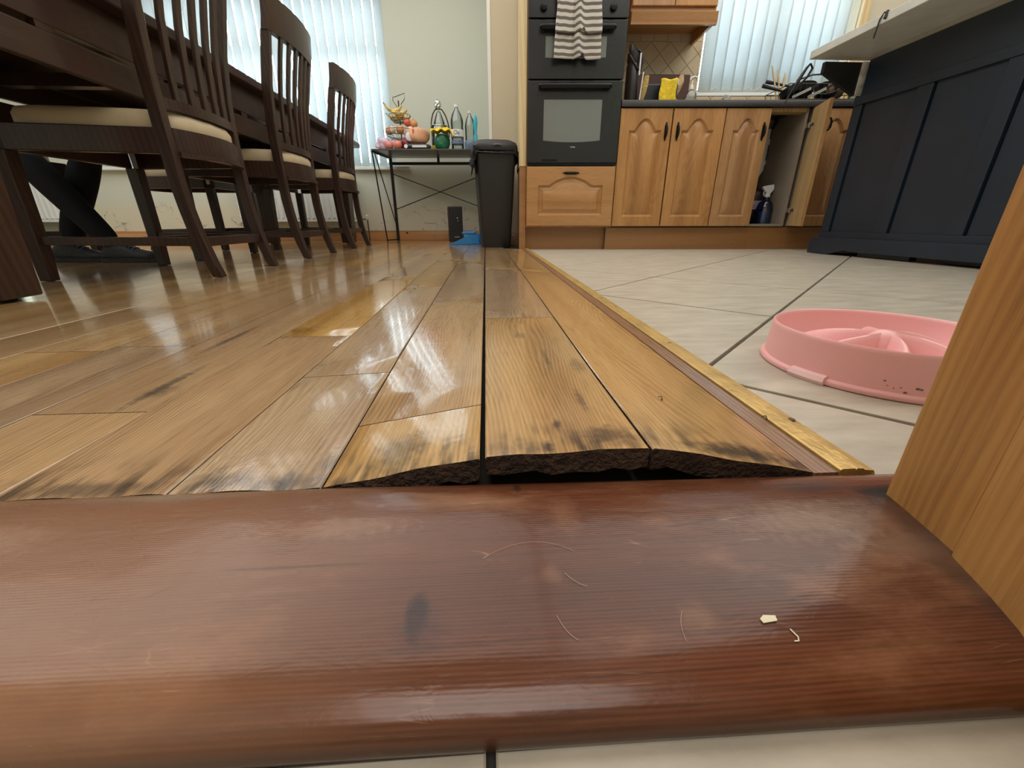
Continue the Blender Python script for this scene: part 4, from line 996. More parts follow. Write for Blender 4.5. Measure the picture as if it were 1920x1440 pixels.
# glass drinks jar in a wire hanger
t = con('drinks_jar', 'clear glass jar with a crumpled foil top and curved dark handle behind the yellow cloth', 'jar', -.63, 4.30)
MB().lathe([(.001, 0), (.072, .0), (.078, .02), (.078, .20), (.070, .215), (.066, .213), (.074, .19), (.074, .02), (.001, .012)], 24).build('glass_body', M['plastic_clear'], t, smooth=True)
MB().tube([(.079 * cos(2 * pi * k / 24), .079 * sin(2 * pi * k / 24), .215) for k in range(24)], .0035, 6, closed=True).build('rim', M['steel'], t, smooth=True)
MB().tube([(-.075, 0, .20), (-.072, 0, .25), (-.055, 0, .31), (-.03, 0, .345), (0, 0, .352), (.03, 0, .345), (.058, 0, .305), (.078, 0, .25), (.088, 0, .20), (.084, 0, .13)], .0055, 7).build('handle', M['wire'], t, smooth=True)
MB().lathe([(.001, .19), (.045, .20), (.05, .24), (.032, .29), (.015, .33), (.001, .335)], 16).build('inner_bottle', GL, t, smooth=True)
t = con('foil_ball', 'crumpled silver foil on top of the glass jar handle', 'foil', -.635, 4.30); t.location.z = ZT + .352
bm_ = MB(); rnd = random.Random(4)
bm_.grid(lambda u, v: tuple((.030 + .010 * rnd.random()) * q for q in (sin(pi * v) * cos(2 * pi * u) * .9, sin(pi * v) * sin(2 * pi * u), -cos(pi * v) * 1.1)), 12, 8)
bm_.v = [(a, b, c + .03) for a, b, c in bm_.v]; bm_.build('crumple', M['steel'], t)
# green pack with yellow cloth on top
t = bag('green_pack', 'dark green wrapped pack standing under the yellow cloth', 'pack', -.59, 4.13, ZT, .135, .10, .125, M['green'], .10, 8)
t = con('yellow_cloth', 'crumpled yellow cloth draped on the green pack', 'cloth', -.575, 4.125); t.location.z = ZT + .122
def yc(u, v):
    x = (u - .5) * .21; y = (v - .5) * .14
    return (x, y, .045 * cos(x * 9) * cos(y * 14) + .008 * sin(x * 95 + y * 60) + .004 * sin(y * 130) - (.030 if x > .07 else 0) * (x - .07) / .03)
MB().grid(yc, 30, 20).build('folds', M['yellow'], t, smooth=60, solid=.006)
kf_fruit('lemon', 'yellow lemon peeping out between the tray and the green pack', 'lemon', -.672, 4.20, ZT + .026, .026, M['yellow'], (1.2, 1, 1))
# bottles
def bottle(x, y, lab, R_, H_, label=None, cap='white', grp='clear plastic bottles on the console table'):
    t = con('plastic_bottle', lab, 'bottle', x, y, grp)
    pr = [(.001, 0), (R_ * .85, .0), (R_, .012)] + [(R_ * (1 - .05 * (k % 2)), .012 + (H_ * .55) * k / 8) for k in range(1, 9)] + [(R_ * .98, H_ * .66), (R_ * .75, H_ * .78), (R_ * .38, H_ * .88), (R_ * .28, H_ * .90), (R_ * .28, H_ * .94)]
    MB().lathe(pr, 20).build('bottle_body', GL, t, smooth=True)
    MB().lathe([(R_ * .34, H_ * .935), (R_ * .34, H_ * .995), (.001, H_)], 14).build('cap', M['white'], t, smooth=True)
    if label: MB().lathe([(R_ + .001, label[0]), (R_ + .001, label[1])], 20).build('label', label[2], t, smooth=True)
    return t
b1 = bottle(-.45, 4.12, 'large clear ridged water bottle with a faded blue label', .055, .345, (.045, .075, M['label_blue']))
MB().lathe([(.0565, .10), (.0565, .155)], 20).build('label_band', M['white'], b1, smooth=True, label='white band with small dark lettering')
def text(s, size, mat, parent, loc, rot, name='lettering', ext=.0006):
    cu = bpy.data.curves.new(name, 'FONT'); cu.body = s; cu.size = size; cu.extrude = ext; cu.align_x = 'CENTER'; cu.align_y = 'CENTER'
    tmp = bpy.data.objects.new(name, cu); COL.objects.link(tmp)
    dg_ = bpy.context.evaluated_depsgraph_get(); me = bpy.data.meshes.new_from_object(tmp.evaluated_get(dg_)); bpy.data.objects.remove(tmp)
    me.materials.clear(); me.materials.append(mat); o = bpy.data.objects.new(name, me); COL.objects.link(o); o.parent = parent; o.location = loc; o.rotation_euler = rot
    return o
text('Oa', .045, M['label_blue'], b1, (0, -.0590, .128), (pi / 2, 0, 0))
bottle(-.345, 4.20, 'narrower clear bottle behind the turquoise brush', .045, .315)
bag('packet', 'small patterned blue-grey packet between the bottles and the brush', 'packet', -.345, 4.10, ZT, .09, .05, .075, M['label_blue'], .2, 21)
t = con('brush', 'turquoise plastic brush handle standing upright at the right of the console table', 'brush', -.29, 4.13)
MB().lathe([(.014, 0), (.018, .02), (.017, .11), (.011, .13), (.013, .16), (.019, .20), (.016, .25), (.004, .275), (.001, .277)], 14, sx=1, sy=.5).build('handle', M['cyan'], t, smooth=True)
MB().lathe([(.019, 0), (.019, .03), (.015, .035)], 12, sx=1, sy=.6).build('collar', M['blue'], t, smooth=True)
t = con('jar', 'small white-and-red jar behind the bin lid', 'jar', -.225, 4.14)
MB().lathe([(.001, 0), (.026, 0), (.026, .065), (.02, .075)], 14).build('pot', M['label_white'], t, smooth=True)
MB().lathe([(.0265, .02), (.0265, .05)], 14).build('label', M['label_red'], t, smooth=True)
MB().lathe([(.022, .075), (.022, .09), (.001, .092)], 14).build('lid', M['white'], t, smooth=True)
t = con('jar', 'second little red-capped jar at the console end', 'jar', -.20, 4.21)
MB().lathe([(.001, 0), (.02, 0), (.02, .07), (.014, .08)], 14).build('pot', M['label_white'], t, smooth=True)
MB().lathe([(.016, .08), (.016, .095), (.001, .097)], 14).build('lid', M['label_red'], t, smooth=True)

# ------------------------------------------------------------------ BIN, SPEAKER, DUSTPAN
t = kthing('waste_bin', 'tall black plastic bin with a bag hanging out under its lid', 'bin', -.108, 3.34)
def ring(w, d, z, cx=0, cy=0, r=.02, n=4):
    out = []
    for qx, qy, a0 in ((1, 1, 0), (-1, 1, pi / 2), (-1, -1, pi), (1, -1, 3 * pi / 2)):
        for k in range(n + 1):
            a = a0 + pi / 2 * k / n; out.append((cx + qx * (w / 2 - r) + r * cos(a), cy + qy * (d / 2 - r) + r * sin(a), z))
    return out
def loft(rings):
    n = len(rings[0]); mb = MB(); vs = [p for r in rings for p in r]
    mb.add(vs, [(i * n + k, i * n + (k + 1) % n, (i + 1) * n + (k + 1) % n, (i + 1) * n + k) for i in range(len(rings) - 1) for k in range(n)] + [tuple(range(n))[::-1], tuple(range((len(rings) - 1) * n, len(rings) * n))]); return mb
rr = -.0
loft([ring(.205, .24, 0), ring(.212, .25, .01), ring(.272, .33, .60), ring(.278, .335, .62)]).build('bin_body', M['bin'], t, smooth=35, rz=radians(8))
loft([ring(.300, .36, .640, r=.03), ring(.310, .37, .665, r=.03), ring(.298, .355, .688, r=.05), ring(.24, .28, .708, r=.06), ring(.12, .15, .716, r=.05)]).build('lid', M['bin'], t, smooth=50, rz=radians(8), loc=(-.005, 0, 0))
MB().tube([(-.02, -.186, .668), (.0, -.190, .672), (.03, -.188, .670)], .006, 8).build('lid_catch', M['table_grey'], t, smooth=True, rz=radians(8))
rnd = random.Random(3)
def bagf(u, v):
    k = int(u * 24 + .5) % 24; R_ = ring(.292 + .02 * v, .345 + .02 * v, 0, r=.03, n=5); p = R_[k % 24]
    dz = [.085, .05, .11, .06, .04, .05, .07, .05, .045, .055, .07, .12, .13, .09, .07, .05, .03, .025, .03, .05, .10, .13, .08, .06][k]
    return (p[0] * (1 + .05 * v) + .014 * sin(k * 2.1 + v * 5), p[1] * (1 + .03 * v) + .014 * cos(k * 1.7 + v * 4), .655 - dz * 1.25 * v)
MB().grid(bagf, 24, 6).build('bin_liner', M['bin_bag'], t, smooth=60, solid=.002, rz=radians(8), fix=False)
t = kthing('speaker', 'small matt black upright loudspeaker on the floor under the console table', 'speaker', -.525, 4.26, 0, rz=radians(12))
MB().box((-.065, -.08, .0), (.065, .08, .318)).build('cabinet', M['speaker'], t, bevel=.008)
MB().lathe([(.001, .002), (.006, .001), (.006, 0)], 12).build('button', M['logo'], t, loc=(.015, -.081, .215)).rotation_euler = (pi / 2, 0, 0)
MB().lathe([(.001, .002), (.004, .001), (.004, 0)], 12).build('button', M['logo'], t, loc=(.018, -.081, .19)).rotation_euler = (pi / 2, 0, 0)
MB().box((-.02, -.0825, .042), (.028, -.081, .048)).build('logo_bar', M['logo'], t)
t = kthing('dustpan', 'blue plastic dustpan and brush on the floor against the bin', 'dustpan', -.375, 3.72)
MB().prism([(-.14, 0), (.12, 0), (.12, .008), (-.10, .012), (-.14, .004)], -.11, .11, 'Y').build('pan', M['blue'], t, bevel=.002)
for s in (-1, 1): MB().prism([(-.13, .004), (.12, .01), (.12, .085), (.03, .075)], s * .11 - .003, s * .11 + .003, 'Y').build('pan_side', M['blue'], t)
MB().prism([(.02, .012), (.10, .012), (.085, .10), (-.005, .085)], -.09, .09, 'Y').build('bristles', M['blue_bristle'], t)
MB().box((-.02, -.095, .085), (.09, .095, .105)).build('brush_back', M['blue'], t, bevel=.006)

# ------------------------------------------------------------------ KITCHEN RUN (skewed frame)
CB, CX = M['cab'], M['cab_x']
def door_mesh(w, h, th=.020, arch=.066, mL=.060, mT=.055, mB=.062, shoulder=.18):
    """raised-arch panel door in x,z plane; front faces -y; origin bottom left"""
    nb, ns, nt_ = 12, 6, 24
    def ringp(l, r, b, tp, ar, y):
        P = []
        for k in range(nb): u = k / nb; P.append((l + (r - l) * u, y, b))
        for k in range(ns): u = k / ns; P.append((r, y, b + (tp - b) * u))
        for k in range(nt_):
            u = 1 - k / nt_; s = min(max((u - shoulder) / (1 - 2 * shoulder), 0), 1)
            P.append((l + (r - l) * u, y, tp + ar * (sin(pi * s) ** .85 if 0 < s < 1 else 0)))
        for k in range(ns): u = 1 - k / ns; P.append((l, y, b + (tp - b) * u))
        return P
    T0 = h - mT - arch
    e = .003
    rings = [ringp(0, w, 0, h, 0, 0), ringp(0, w, 0, h, 0, -th + e), ringp(e, w - e, e, h - e, 0, -th),
             ringp(mL, w - mL, mB, T0, arch, -th), ringp(mL + .010, w - mL - .010, mB + .010, T0 - .010, arch, -th + .011),
             ringp(mL + .015, w - mL - .015, mB + .015, T0 - .015, arch, -th + .012), ringp(mL + .042, w - mL - .042, mB + .042, T0 - .042, arch * .92, -th + .001)]
    n = len(rings[0]); vs = [p for r in rings for p in r]
    mb = MB(); mb.add(vs, [(i * n + k, i * n + (k + 1) % n, (i + 1) * n + (k + 1) % n, (i + 1) * n + k) for i in range(len(rings) - 1) for k in range(n)] + [tuple(range(n)), tuple(range((len(rings) - 1) * n, len(rings) * n))])
    return mb
def pull(parent, loc, vert=True, s=1.0):
    mb = MB()
    P = [(0, -.054 * s), (.006, -.047), (.004, -.042), (.008, -.036), (.008, .036), (.004, .042), (.006, .047), (0, .054 * s), (-.006, .047), (-.004, .042), (-.008, .036), (-.008, -.036), (-.004, -.042), (-.006, -.047)]
    P2 = [(a, b) if vert else (b, a) for a, b in P]
    mb.prism(P2, -.003, .0, 'Y')
    L_ = [(-.034, -.003), (-.030, -.018), (-.015, -.024), (.015, -.024), (.030, -.018), (.034, -.003)]
    mb.tube([((0, b, a) if vert else (a, b, 0)) for a, b in L_], [.004, .005, .0065, .0065, .005, .004], 8)
    mb.build('handle', M['black_iron'], parent, smooth=40, loc=loc)
def frameobj(name, lab, cat, kx, ky, z=0, grp=None): return kthing(name, lab, cat, kx, ky, z, grp)
FY = 3.05
# base units
def base_unit(lab, kx, w, opening=False):
    t = frameobj('base_cabinet', lab, 'cabinet', kx, FY, 0, 'oak base cabinets under the worktop')
    Cc = M['carcass']; d = .56
    for x in (0, w - .016): MB().box((x, .002, .15), (x + .016, d, .856)).build('side_panel', Cc, t)
    MB().box((.016, .002, .15), (w - .016, d, .166)).build('bottom_panel', Cc, t)
    MB().box((.016, d - .01, .166), (w - .016, d, .856)).build('back_panel', Cc, t)
    MB().box((.016, .002, .835), (w - .016, .08, .856)).build('front_rail', M['cab_inside'], t)
    return t
u1 = base_unit('double oak base cabinet with two raised-arch doors next to the oven tower', .716, .676)
for k, (x, w) in enumerate(((.002, .332), (.342, .332))):
    o = door_mesh(w, .699).build('door', CB, u1, smooth=25, loc=(x, 0, .153)); pull(o, ((w - .034) if k == 0 else .034, -.020, .570))
u2 = base_unit('oak sink cabinet with one closed arched door and the other standing open', 1.394, .54)
o = door_mesh(.286, .699, mL=.056).build('door', CB, u2, smooth=25, loc=(.002, 0, .153)); pull(o, (.286 - .034, -.020, .570))
dr = door_mesh(.25, .699, mL=.050).build('open_door', CB, u2, smooth=25, loc=(.552, -.018, .153), label='open door seen from its plain pale inside')
dr.scale = (-1, 1, 1); dr.rotation_euler = (0, 0, radians(74))
pull(dr, (.25 - .034, -.020, .570))
MB().box((.0025, .0002, .0025), (.2475, .0012, .6965)).build('inner_face', M['cab_inside'], dr)
for z in (.10, .60):
    MB().box((-.012, .001, z - .014), (.040, .022, z + .014)).build('hinge', M['steel'], dr)
    MB().lathe([(.010, 0), (.010, .004), (.001, .005)], 10).build('hinge_cup', M['black_iron'], dr, loc=(.06, .003, z)).rotation_euler = (-pi / 2, 0, 0)
u3 = base_unit('oak base cabinet partly hidden behind the dark island', 1.96, .60)
o = door_mesh(.30, .699, mL=.056).build('door', CB, u3, smooth=25, loc=(.002, 0, .153)); pull(o, (.26, -.020, .570))
o = door_mesh(.29, .699, mL=.056).build('door', CB, u3, smooth=25, loc=(.306, 0, .153)); pull(o, (.03, -.020, .570))
u4 = base_unit('far right oak base cabinet behind the island', 2.57, .60)
for k, x in enumerate((.002, .302)):
    o = door_mesh(.296, .699, mL=.056).build('door', CB, u4, smooth=25, loc=(x, 0, .153)); pull(o, (.26 if k == 0 else .03, -.020, .570))
# plinths
t = frameobj('plinth_board', 'long oak plinth board under the base cabinets, its left end standing proud', 'plinth', .688, 3.062)
MB().box((0, 0, -.0028), (2.5, .018, .1445)).build('board', M['plinth'], t, bevel=.001)
MB().box((-.0015, -.0005, -.0028), (.0, .0185, .145)).build('end_grain', M['carcass'], t)
t = frameobj('plinth_board', 'short oak plinth board under the oven tower', 'plinth', .118, 3.105)
MB().box((0, 0, -.0028), (.572, .018, .15)).build('board', M['plinth'], t, bevel=.001)
# worktop
t = frameobj('worktop', 'dark laminate kitchen worktop with a thick front edge', 'worktop', .716, 3.02, .858)
MB().prism([(0, 0), (0, .028), (.004, .036), (.012, .039), (.615, .039), (.615, 0)], 0, 2.55, 'X').build('top', M['worktop'], t, smooth=30)
# sink: bowl rim + tap
t = kthing('sink', 'stainless steel sink let into the worktop under the window', 'sink', 1.72, 3.34, .897)
MB().box((-.40, -.2, 0), (.36, .2, .004)).build('rim', M['steel'], t, bevel=.001)
MB().box((-.05, -.16, -.001), (.33, .16, .0045)).build('basin', M['worktop'], t)
t = kthing('tap', 'low chrome mixer tap behind the sink', 'tap', 1.56, 3.52, .897)
MB().lathe([(.024, 0), (.022, .02), (.014, .03), (.014, .08)], 14).build('base', M['steel'], t, smooth=True)
MB().tube([(0, 0, .07), (0, -.01, .105), (0, -.06, .12), (0, -.12, .10)], .010, 10).build('spout', M['steel'], t, smooth=True)
MB().tube([(-.0, 0, .08), (-.03, 0, .10), (-.055, 0, .085)], .008, 8).build('lever', M['steel'], t, smooth=True)
t = kthing('tap', 'small chrome cold tap further right behind the sink', 'tap', 1.80, 3.52, .897)
MB().lathe([(.018, 0), (.012, .02), (.010, .07)], 12).build('base', M['steel'], t, smooth=True)
MB().tube([(0, 0, .065), (-.03, -.02, .072), (-.055, -.04, .05)], .007, 8).build('spout', M['steel'], t, smooth=True)
# things inside the open cabinet
t = kthing('waste_pipe', 'white plastic sink waste pipe inside the open cabinet', 'pipe', 1.888, 3.40, .0)
MB().lathe([(.03, .80), (.055, .84), (.055, .856)], 14).build('sink_outlet', M['worktop'], t, smooth=True)
MB().tube([(0, 0, .80), (0, 0, .60)], .019, 12).build('down_pipe', M['porcelain'], t, smooth=True)
MB().lathe([(.027, .70), (.027, .735)], 14).build('collar', M['porcelain'], t, smooth=True)
MB().lathe([(.027, .57), (.027, .60)], 14).build('collar', M['porcelain'], t, smooth=True)
MB().tube([(0, 0, .60), (0, 0, .54), (-.02, 0, .50), (-.06, 0, .485), (-.10, 0, .50), (-.11, 0, .55)], .021, 12).build('trap_bend', M['porcelain'], t, smooth=True)
MB().tube([(.0, .05, .72), (.04, .1, .80), (.08, .12, .84)], .014, 10).build('hose', M['porcelain'], t, smooth=True)
t = kthing('spray_bottle', 'spray bottle of blue liquid with a white trigger in the open cabinet', 'bottle', 1.875, 3.22, .166)
MB().lathe([(.001, 0), (.052, 0), (.056, .01), (.056, .075), (.050, .085)], 18).build('liquid', M['label_blue'], t, smooth=True, label='blue liquid')
MB().lathe([(.057, .0), (.058, .10), (.045, .14), (.018, .165), (.016, .185)], 18).build('bottle_body', M['water_blue'], t, smooth=True)
MB().lathe([(.019, .18), (.019, .205)], 12).build('collar', M['white'], t, smooth=True)
MB().prism([(-.045, .235), (-.045, .25), (.03, .262), (.035, .23), (.018, .205), (-.012, .205)], -.012, .012, 'Y').build('spray_head', M['label_white'], t, bevel=.003)
MB().tube([(-.02, 0, .235), (-.03, 0, .21), (-.026, 0, .19)], .004, 6).build('trigger', M['label_white'], t)
t = bag('storage_bag', 'dark purple-brown printed bag slumped behind the spray bottle in the cabinet', 'bag', 1.875, 3.37, .166, .16, .12, .24, plain('aubergine_bag', (.05, .02, .035), .4, var=.4, scale=30, bump=.4), .12, 31)
MB().box((-.05, -.066, .10), (.03, -.062, .16)).build('label', M['petal'], t)

# ---- oven tower
ot = frameobj('oven_tower', 'tall black double oven built into an oak tower with a drawer below', 'oven', .118, 3.05)
MB().box((0, .002, .147), (.016, .58, 2.2)).build('side_panel', CB, ot); MB().box((.582, .002, .147), (.598, .58, 2.2)).build('side_panel', CB, ot)
MB().box((.016, .002, .147), (.582, .58, .527)).build('drawer_carcass', CB, ot); MB().box((.016, .02, .527), (.582, .58, 2.2)).build('oven_box', M['oven'], ot)
d = door_mesh(.590, .369, arch=.052, mL=.075, mT=.060, mB=.070, shoulder=.17).build('drawer', CX, ot, smooth=25, loc=(.004, 0, .155)); pull(d, (.295, -.020, .330), False, 1.05)
OV = M['oven']
def pan(name, z0, z1, parent=ot, y=-.022): return MB().box((.002, y, z0), (.596, .018, z1)).build(name, OV, parent, bevel=.003)
low = pan('main_oven_door', .545, .996)
MB().box((.004, -.016, .530), (.594, .018, .543)).build('vent_strip', M['oven_gloss'], ot)
MB().box((.10, -.0225, .552), (.20, -.0215, .566)).build('vent_slot', M['oven_gloss'], low)
def curved_window(x0, x1, zt, zb, dip):
    P = [(x0, zt)] + [(x0 + (x1 - x0) * k / 12, zb - dip * (1 - (2 * k / 12 - 1) ** 2)) for k in range(13)] + [(x1, zt)]
    return MB().prism(P, -.0232, -.020, 'Y')
curved_window(.106, .474, .896, .673, .010).build('oven_window', M['oven_glass'], low)
def ohandle(z, parent):
    mb = MB(); mb.tube([(.085, -.050, z), (.30, -.056, z), (.508, -.050, z)], .0165, 14)
    mb.ball((.085, -.050, z), .0165, 12, 8).ball((.508, -.050, z), .0165, 12, 8); mb.build('handle', M['oven_gloss'], parent, smooth=50)
    for x in (.11, .485): MB().tube([(x, -.020, z), (x, -.050, z)], .010, 8).build('handle_post', M['oven_gloss'], parent)
ohandle(.962, low)
# small silver maker's mark: swoosh ring and a short bar
MB().tube([(.283, -.0235, .640), (.286, -.0235, .634), (.294, -.0235, .632), (.300, -.0235, .637), (.292, -.0235, .641)], .0012, 5).box((.300, -.0235, .6335), (.316, -.0225, .6375)).build('emblem', M['logo'], low)
topd = pan('top_oven_door', 1.004, 1.296)
curved_window(.108, .476, 1.215, 1.112, .006).build('oven_window', M['oven_glass'], topd); ohandle(1.253, topd)
pan('control_panel', 1.304, 1.46)
for x in (.092, .503):
    MB().lathe([(.021, 0), (.019, -.022), (.001, -.024)], 18).build('knob', M['oven_gloss'], ot, smooth=40, loc=(x, -.022, 1.352)).rotation_euler = (-pi / 2, 0, 0)
MB().box((.135, -.0235, 1.385), (.19, -.022, 1.41)).build('display', M['oven_glass'], ot)
pan('upper_filler', 1.468, 2.2)
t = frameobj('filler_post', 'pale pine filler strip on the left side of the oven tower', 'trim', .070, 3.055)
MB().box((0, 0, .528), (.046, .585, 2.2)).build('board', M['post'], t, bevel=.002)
MB().box((.002, .003, .0), (.046, .58, .527)).build('shaded_board', M['plinth'], t, bevel=.002)  # darker wood colour stands in for the shade beside the bin
# towel over the top oven handle
t = kthing('tea_towel', 'grey and white striped towel hanging over the top oven handle', 'towel', .412, 2.987, 1.1)
def towel(u, v, fr=1):
    x = (u - .5) * .268
    z = 1.29 - v * .205 if fr else 1.29 - v * .18
    fold = .010 * sin(u * 11 + 1.0) + .022 * math.exp(-((u - .50) / .065) ** 2) + .010 * math.exp(-((u - .03) / .04) ** 2)
    k = .35 + .65 * v
    yy = -.028 - fold * k if fr else .012
    return (x * (1 + .05 * v) - .004 * v, yy, z - 1.1 - (.012 * sin(u * 5) - .03 * math.exp(-((u - .57) / .05) ** 2)) * v)
def towel_sheet(w, z_top, z_bot, ybase, dz, name):
    mb = MB(); nu, nv = 48, 30
    def f(u, v):
        x = (u - .5) * w; z = z_top + (z_bot - z_top) * v
        f1 = .030 * math.exp(-((u - .52) / .05) ** 2) - .010 * math.exp(-((u - .42) / .03) ** 2) + .006 * sin(u * 14 + .5) + .010 * math.exp(-((u - .02) / .05) ** 2)
        notch = .028 * math.exp(-((u - .60) / .045) ** 2)
        if v < .08: f1 *= v / .08
        return (x + .006 * sin(v * 5 + u * 3), ybase - f1 - .004 * v, z - 1.1 + notch * v + dz * sin(u * 6) * v * .5)
    mb.grid(f, nu, nv); o = mb.build(name, M['towel'], t, smooth=70, solid=.004, fix=False)
    uv = o.data.uv_layers.new(name='UVMap')
    for lp in o.data.loops:
        vi = lp.vertex_index; i = vi % (nu + 1); j = vi // (nu + 1); vv = mb.v[vi]
        uv.data[lp.index].uv = (i / nu, (mb.v[vi][2] + .0015 * sin(i / nu * 22)) / .50)
    return o
towel_sheet(.268, 1.45, 1.088, -.010, .005, 'back_layer')
towel_sheet(.262, 1.455, 1.207, -.024, .004, 'front_layer')

# ---- wall cupboard
wc = frameobj('wall_cabinet', 'oak wall cupboard with a pelmet beside the kitchen window', 'cabinet', .79, 3.30, 1.38)
MB().box((.0, 0, .055), (.545, .35, .075)).build('bottom_panel', CX, wc)
MB().box((0, 0, .075), (.016, .345, .80)).build('side_panel', CB, wc)
MB().box((.532, .004, -.010), (.550, .345, .80)).build('side_panel', CB, wc)
MB().prism([(-.022, -.018), (0, -.018), (0, .052), (-.022, .052), (-.030, .046), (-.026, .036), (-.026, .004), (-.022, -.008)], 0, .556, 'X').build('pelmet', CX, wc, smooth=25)
for k, x in enumerate((.002, .276)): door_mesh(.270, .70).build('door', CB, wc, smooth=25, loc=(x, 0, .078))

# ---- things on the worktop (set back so the front edge hides their feet)
def ctr(name, lab, cat, x, y, grp=None, rz=0): return kthing(name, lab, cat, x, y, .897, grp, rz)
t = ctr('drinks_flask', 'tall black drinks flask with a carry strap beside the oven tower', 'flask', .835, 3.30)
MB().lathe([(.001, 0), (.040, 0), (.042, .01), (.042, .245), (.036, .265)], 20).build('flask_body', M['pot'], t, smooth=True)
MB().lathe([(.037, .262), (.041, .27), (.041, .315), (.026, .33)], 20).build('lid', M['speaker'], t, smooth=True)
MB().lathe([(.017, .33), (.017, .352), (.012, .365), (.001, .366)], 14, c=(-.018, 0, 0)).build('spout', M['speaker'], t, smooth=True)
MB().lathe([(.008, .32), (.008, .345)], 10, c=(.018, 0, 0)).build('cap_hinge', M['speaker'], t, smooth=True)
MB().tube([(.02, -.03, .33), (.045, -.035, .31), (.052, -.035, .26), (.045, -.035, .215), (.02, -.042, .225), (-.01, -.044, .26), (-.035, -.035, .30)], .007, 7).build('strap', M['strap'], t, smooth=True)
MB().box((.031, -.045, .19), (.040, -.041, .31)).build('strap_label', M['label_white'], t)
t = ctr('plastic_rod', 'thin white plastic rod leaning beside the flask', 'rod', .895, 3.27); MB().tube([(-.010, -.01, .0), (.006, 0, .21)], .0045, 8).build('rod', M['white'], t)
t = ctr('loofah', 'dry yellow-brown curved loofah beside the white rod', 'sponge', .915, 3.27)
MB().tube([(-.008, 0, .045), (-.004, 0, .09), (.004, 0, .14), (.012, 0, .19)], [.008, .019, .022, .016], 10).build('sponge', M['sponge'], t, smooth=True)
t = ctr('brown_case', 'dark red-brown glossy case standing behind the yellow cloth', 'case', 1.10, 3.50)
MB().box((-.175, 0, 0), (.205, .10, .262)).build('shell', M['brown_box'], t, bevel=.006)
MB().box((-.125, -.003, .19), (-.08, .001, .205)).build('badge', M['mug'], t)
t = ctr('navy_pack', 'dark blue folded pack in front of the brown case', 'pack', .985, 3.36)
MB().box((-.055, -.03, 0), (.075, .04, .165)).build('pack_body', M['navy'], t, bevel=.012)
t = ctr('dish_cloth', 'mustard yellow dish cloth hung over a small caddy', 'cloth', 1.075, 3.27)
def dc(u, v): return ((u - .5) * (.108 + .008 * v) + .003 * sin(v * 9), -.012 - .006 * sin(u * 7) * v - .008 * math.exp(-((u - .75 + .3 * v) / .08) ** 2), .17 - .16 * v + .004 * sin(u * 8) + (.02 * (1 - (2 * u - .6) ** 2) if v > .99 and u < .8 else 0))
MB().grid(dc, 20, 16).build('cloth', M['yellow'], t, smooth=70, solid=.004)
t = ctr('sink_caddy', 'dark teal caddy holding the yellow dish cloth', 'caddy', 1.09, 3.30)
MB().box((-.055, -.018, 0), (.058, .05, .155)).build('caddy_box', plain('dark_teal', (.01, .04, .045), .4), t, bevel=.004)
MB().tube([(.035, -.01, .15), (.045, -.01, .185), (.056, -.01, .18), (.06, -.012, .14)], .004, 7).build('toothbrush', M['label_white'], t)
t = ctr('dish_brush', 'long-handled dish brush with tan bristles leaning against the brown case', 'brush', 1.165, 3.32)
MB().tube([(-.018, 0, .085), (-.006, 0, .13), (.008, 0, .175), (.014, 0, .205)], [.010, .022, .024, .014], 10).build('brush_head', M['brush_wood'], t, smooth=True)
MB().tube([(.016, -.01, 0), (.014, -.01, .04), (-.012, 0, .075), (-.018, 0, .095)], .0045, 8).build('handle', M['label_white'], t, smooth=True)
t = ctr('soap_bottle', 'clear soap bottle with a white pump at the left of the window', 'bottle', 1.225, 3.24)
MB().lathe([(.001, 0), (.038, 0), (.040, .01), (.040, .06), (.032, .085), (.012, .10), (.012, .11)], 18, sx=1, sy=.7).build('bottle_body', GL, t, smooth=True)
MB().lathe([(.001, .004), (.036, .004), (.036, .05), (.001, .05)], 18, sx=1, sy=.68).build('soap', M['label_white'], t, smooth=True)
MB().lathe([(.013, .105), (.013, .125), (.005, .13), (.005, .155)], 12).build('pump_neck', M['white'], t, smooth=True)
MB().tube([(.035, 0, .172), (.012, 0, .178), (-.012, 0, .170), (-.014, 0, .158)], .005, 8).build('pump', M['white'], t, smooth=True)
# dish rack with pans, utensils and a mug
t = ctr('dish_rack', 'dark wire dish rack on the worktop in front of the kitchen window', 'rack', 2.10, 3.30)
mb = MB()
for z in (.03, .115): mb.tube([(-.27, -.15, z), (.33, -.15, z), (.33, .12, z), (-.27, .12, z)], .003, 6, closed=True)
for k in range(17):
    x = -.27 + .6 * k / 16; mb.tube([(x, -.15, .115), (x, -.145, .03), (x, .115, .03), (x, .12, .115)], .0018, 5)
mb.build('wires', W, t)
MB().box((-.28, -.17, 0), (.34, .14, .018)).build('drip_tray', M['worktop'], t, bevel=.004)
def panobj(lab, x, y, z, r, h, hl, rz, tilt):
    t = kthing('frying_pan', lab, 'pan', x, y, z, 'black pans in the dish rack', rz)
    b = MB().lathe([(.001, 0), (r * .8, 0), (r, h), (r - .004, h), (r * .78, .004), (.001, .004)], 24).build('pan_bowl', M['pot'], t, smooth=40)
    b.rotation_euler = (tilt, 0, 0)
    h_ = MB().tube([(-r, 0, h), (-r - hl * .4, 0, h + .012), (-r - hl, 0, h + .03)], [.007, .009, .012], 8).build('handle', M['speaker'], t, smooth=True); h_.rotation_euler = (tilt, 0, 0)
panobj('black frying pan with its handle pointing left out of the dish rack', 1.98, 3.30, .975, .11, .035, .14, .1, radians(-18))
panobj('smaller black pan nested above the frying pan, handle to the left', 2.02, 3.33, 1.015, .085, .03, .16, -.05, radians(-8))
panobj('black saucepan tilted at the right of the dish rack', 2.12, 3.22, .955, .075, .06, .05, 2.6, radians(-40))
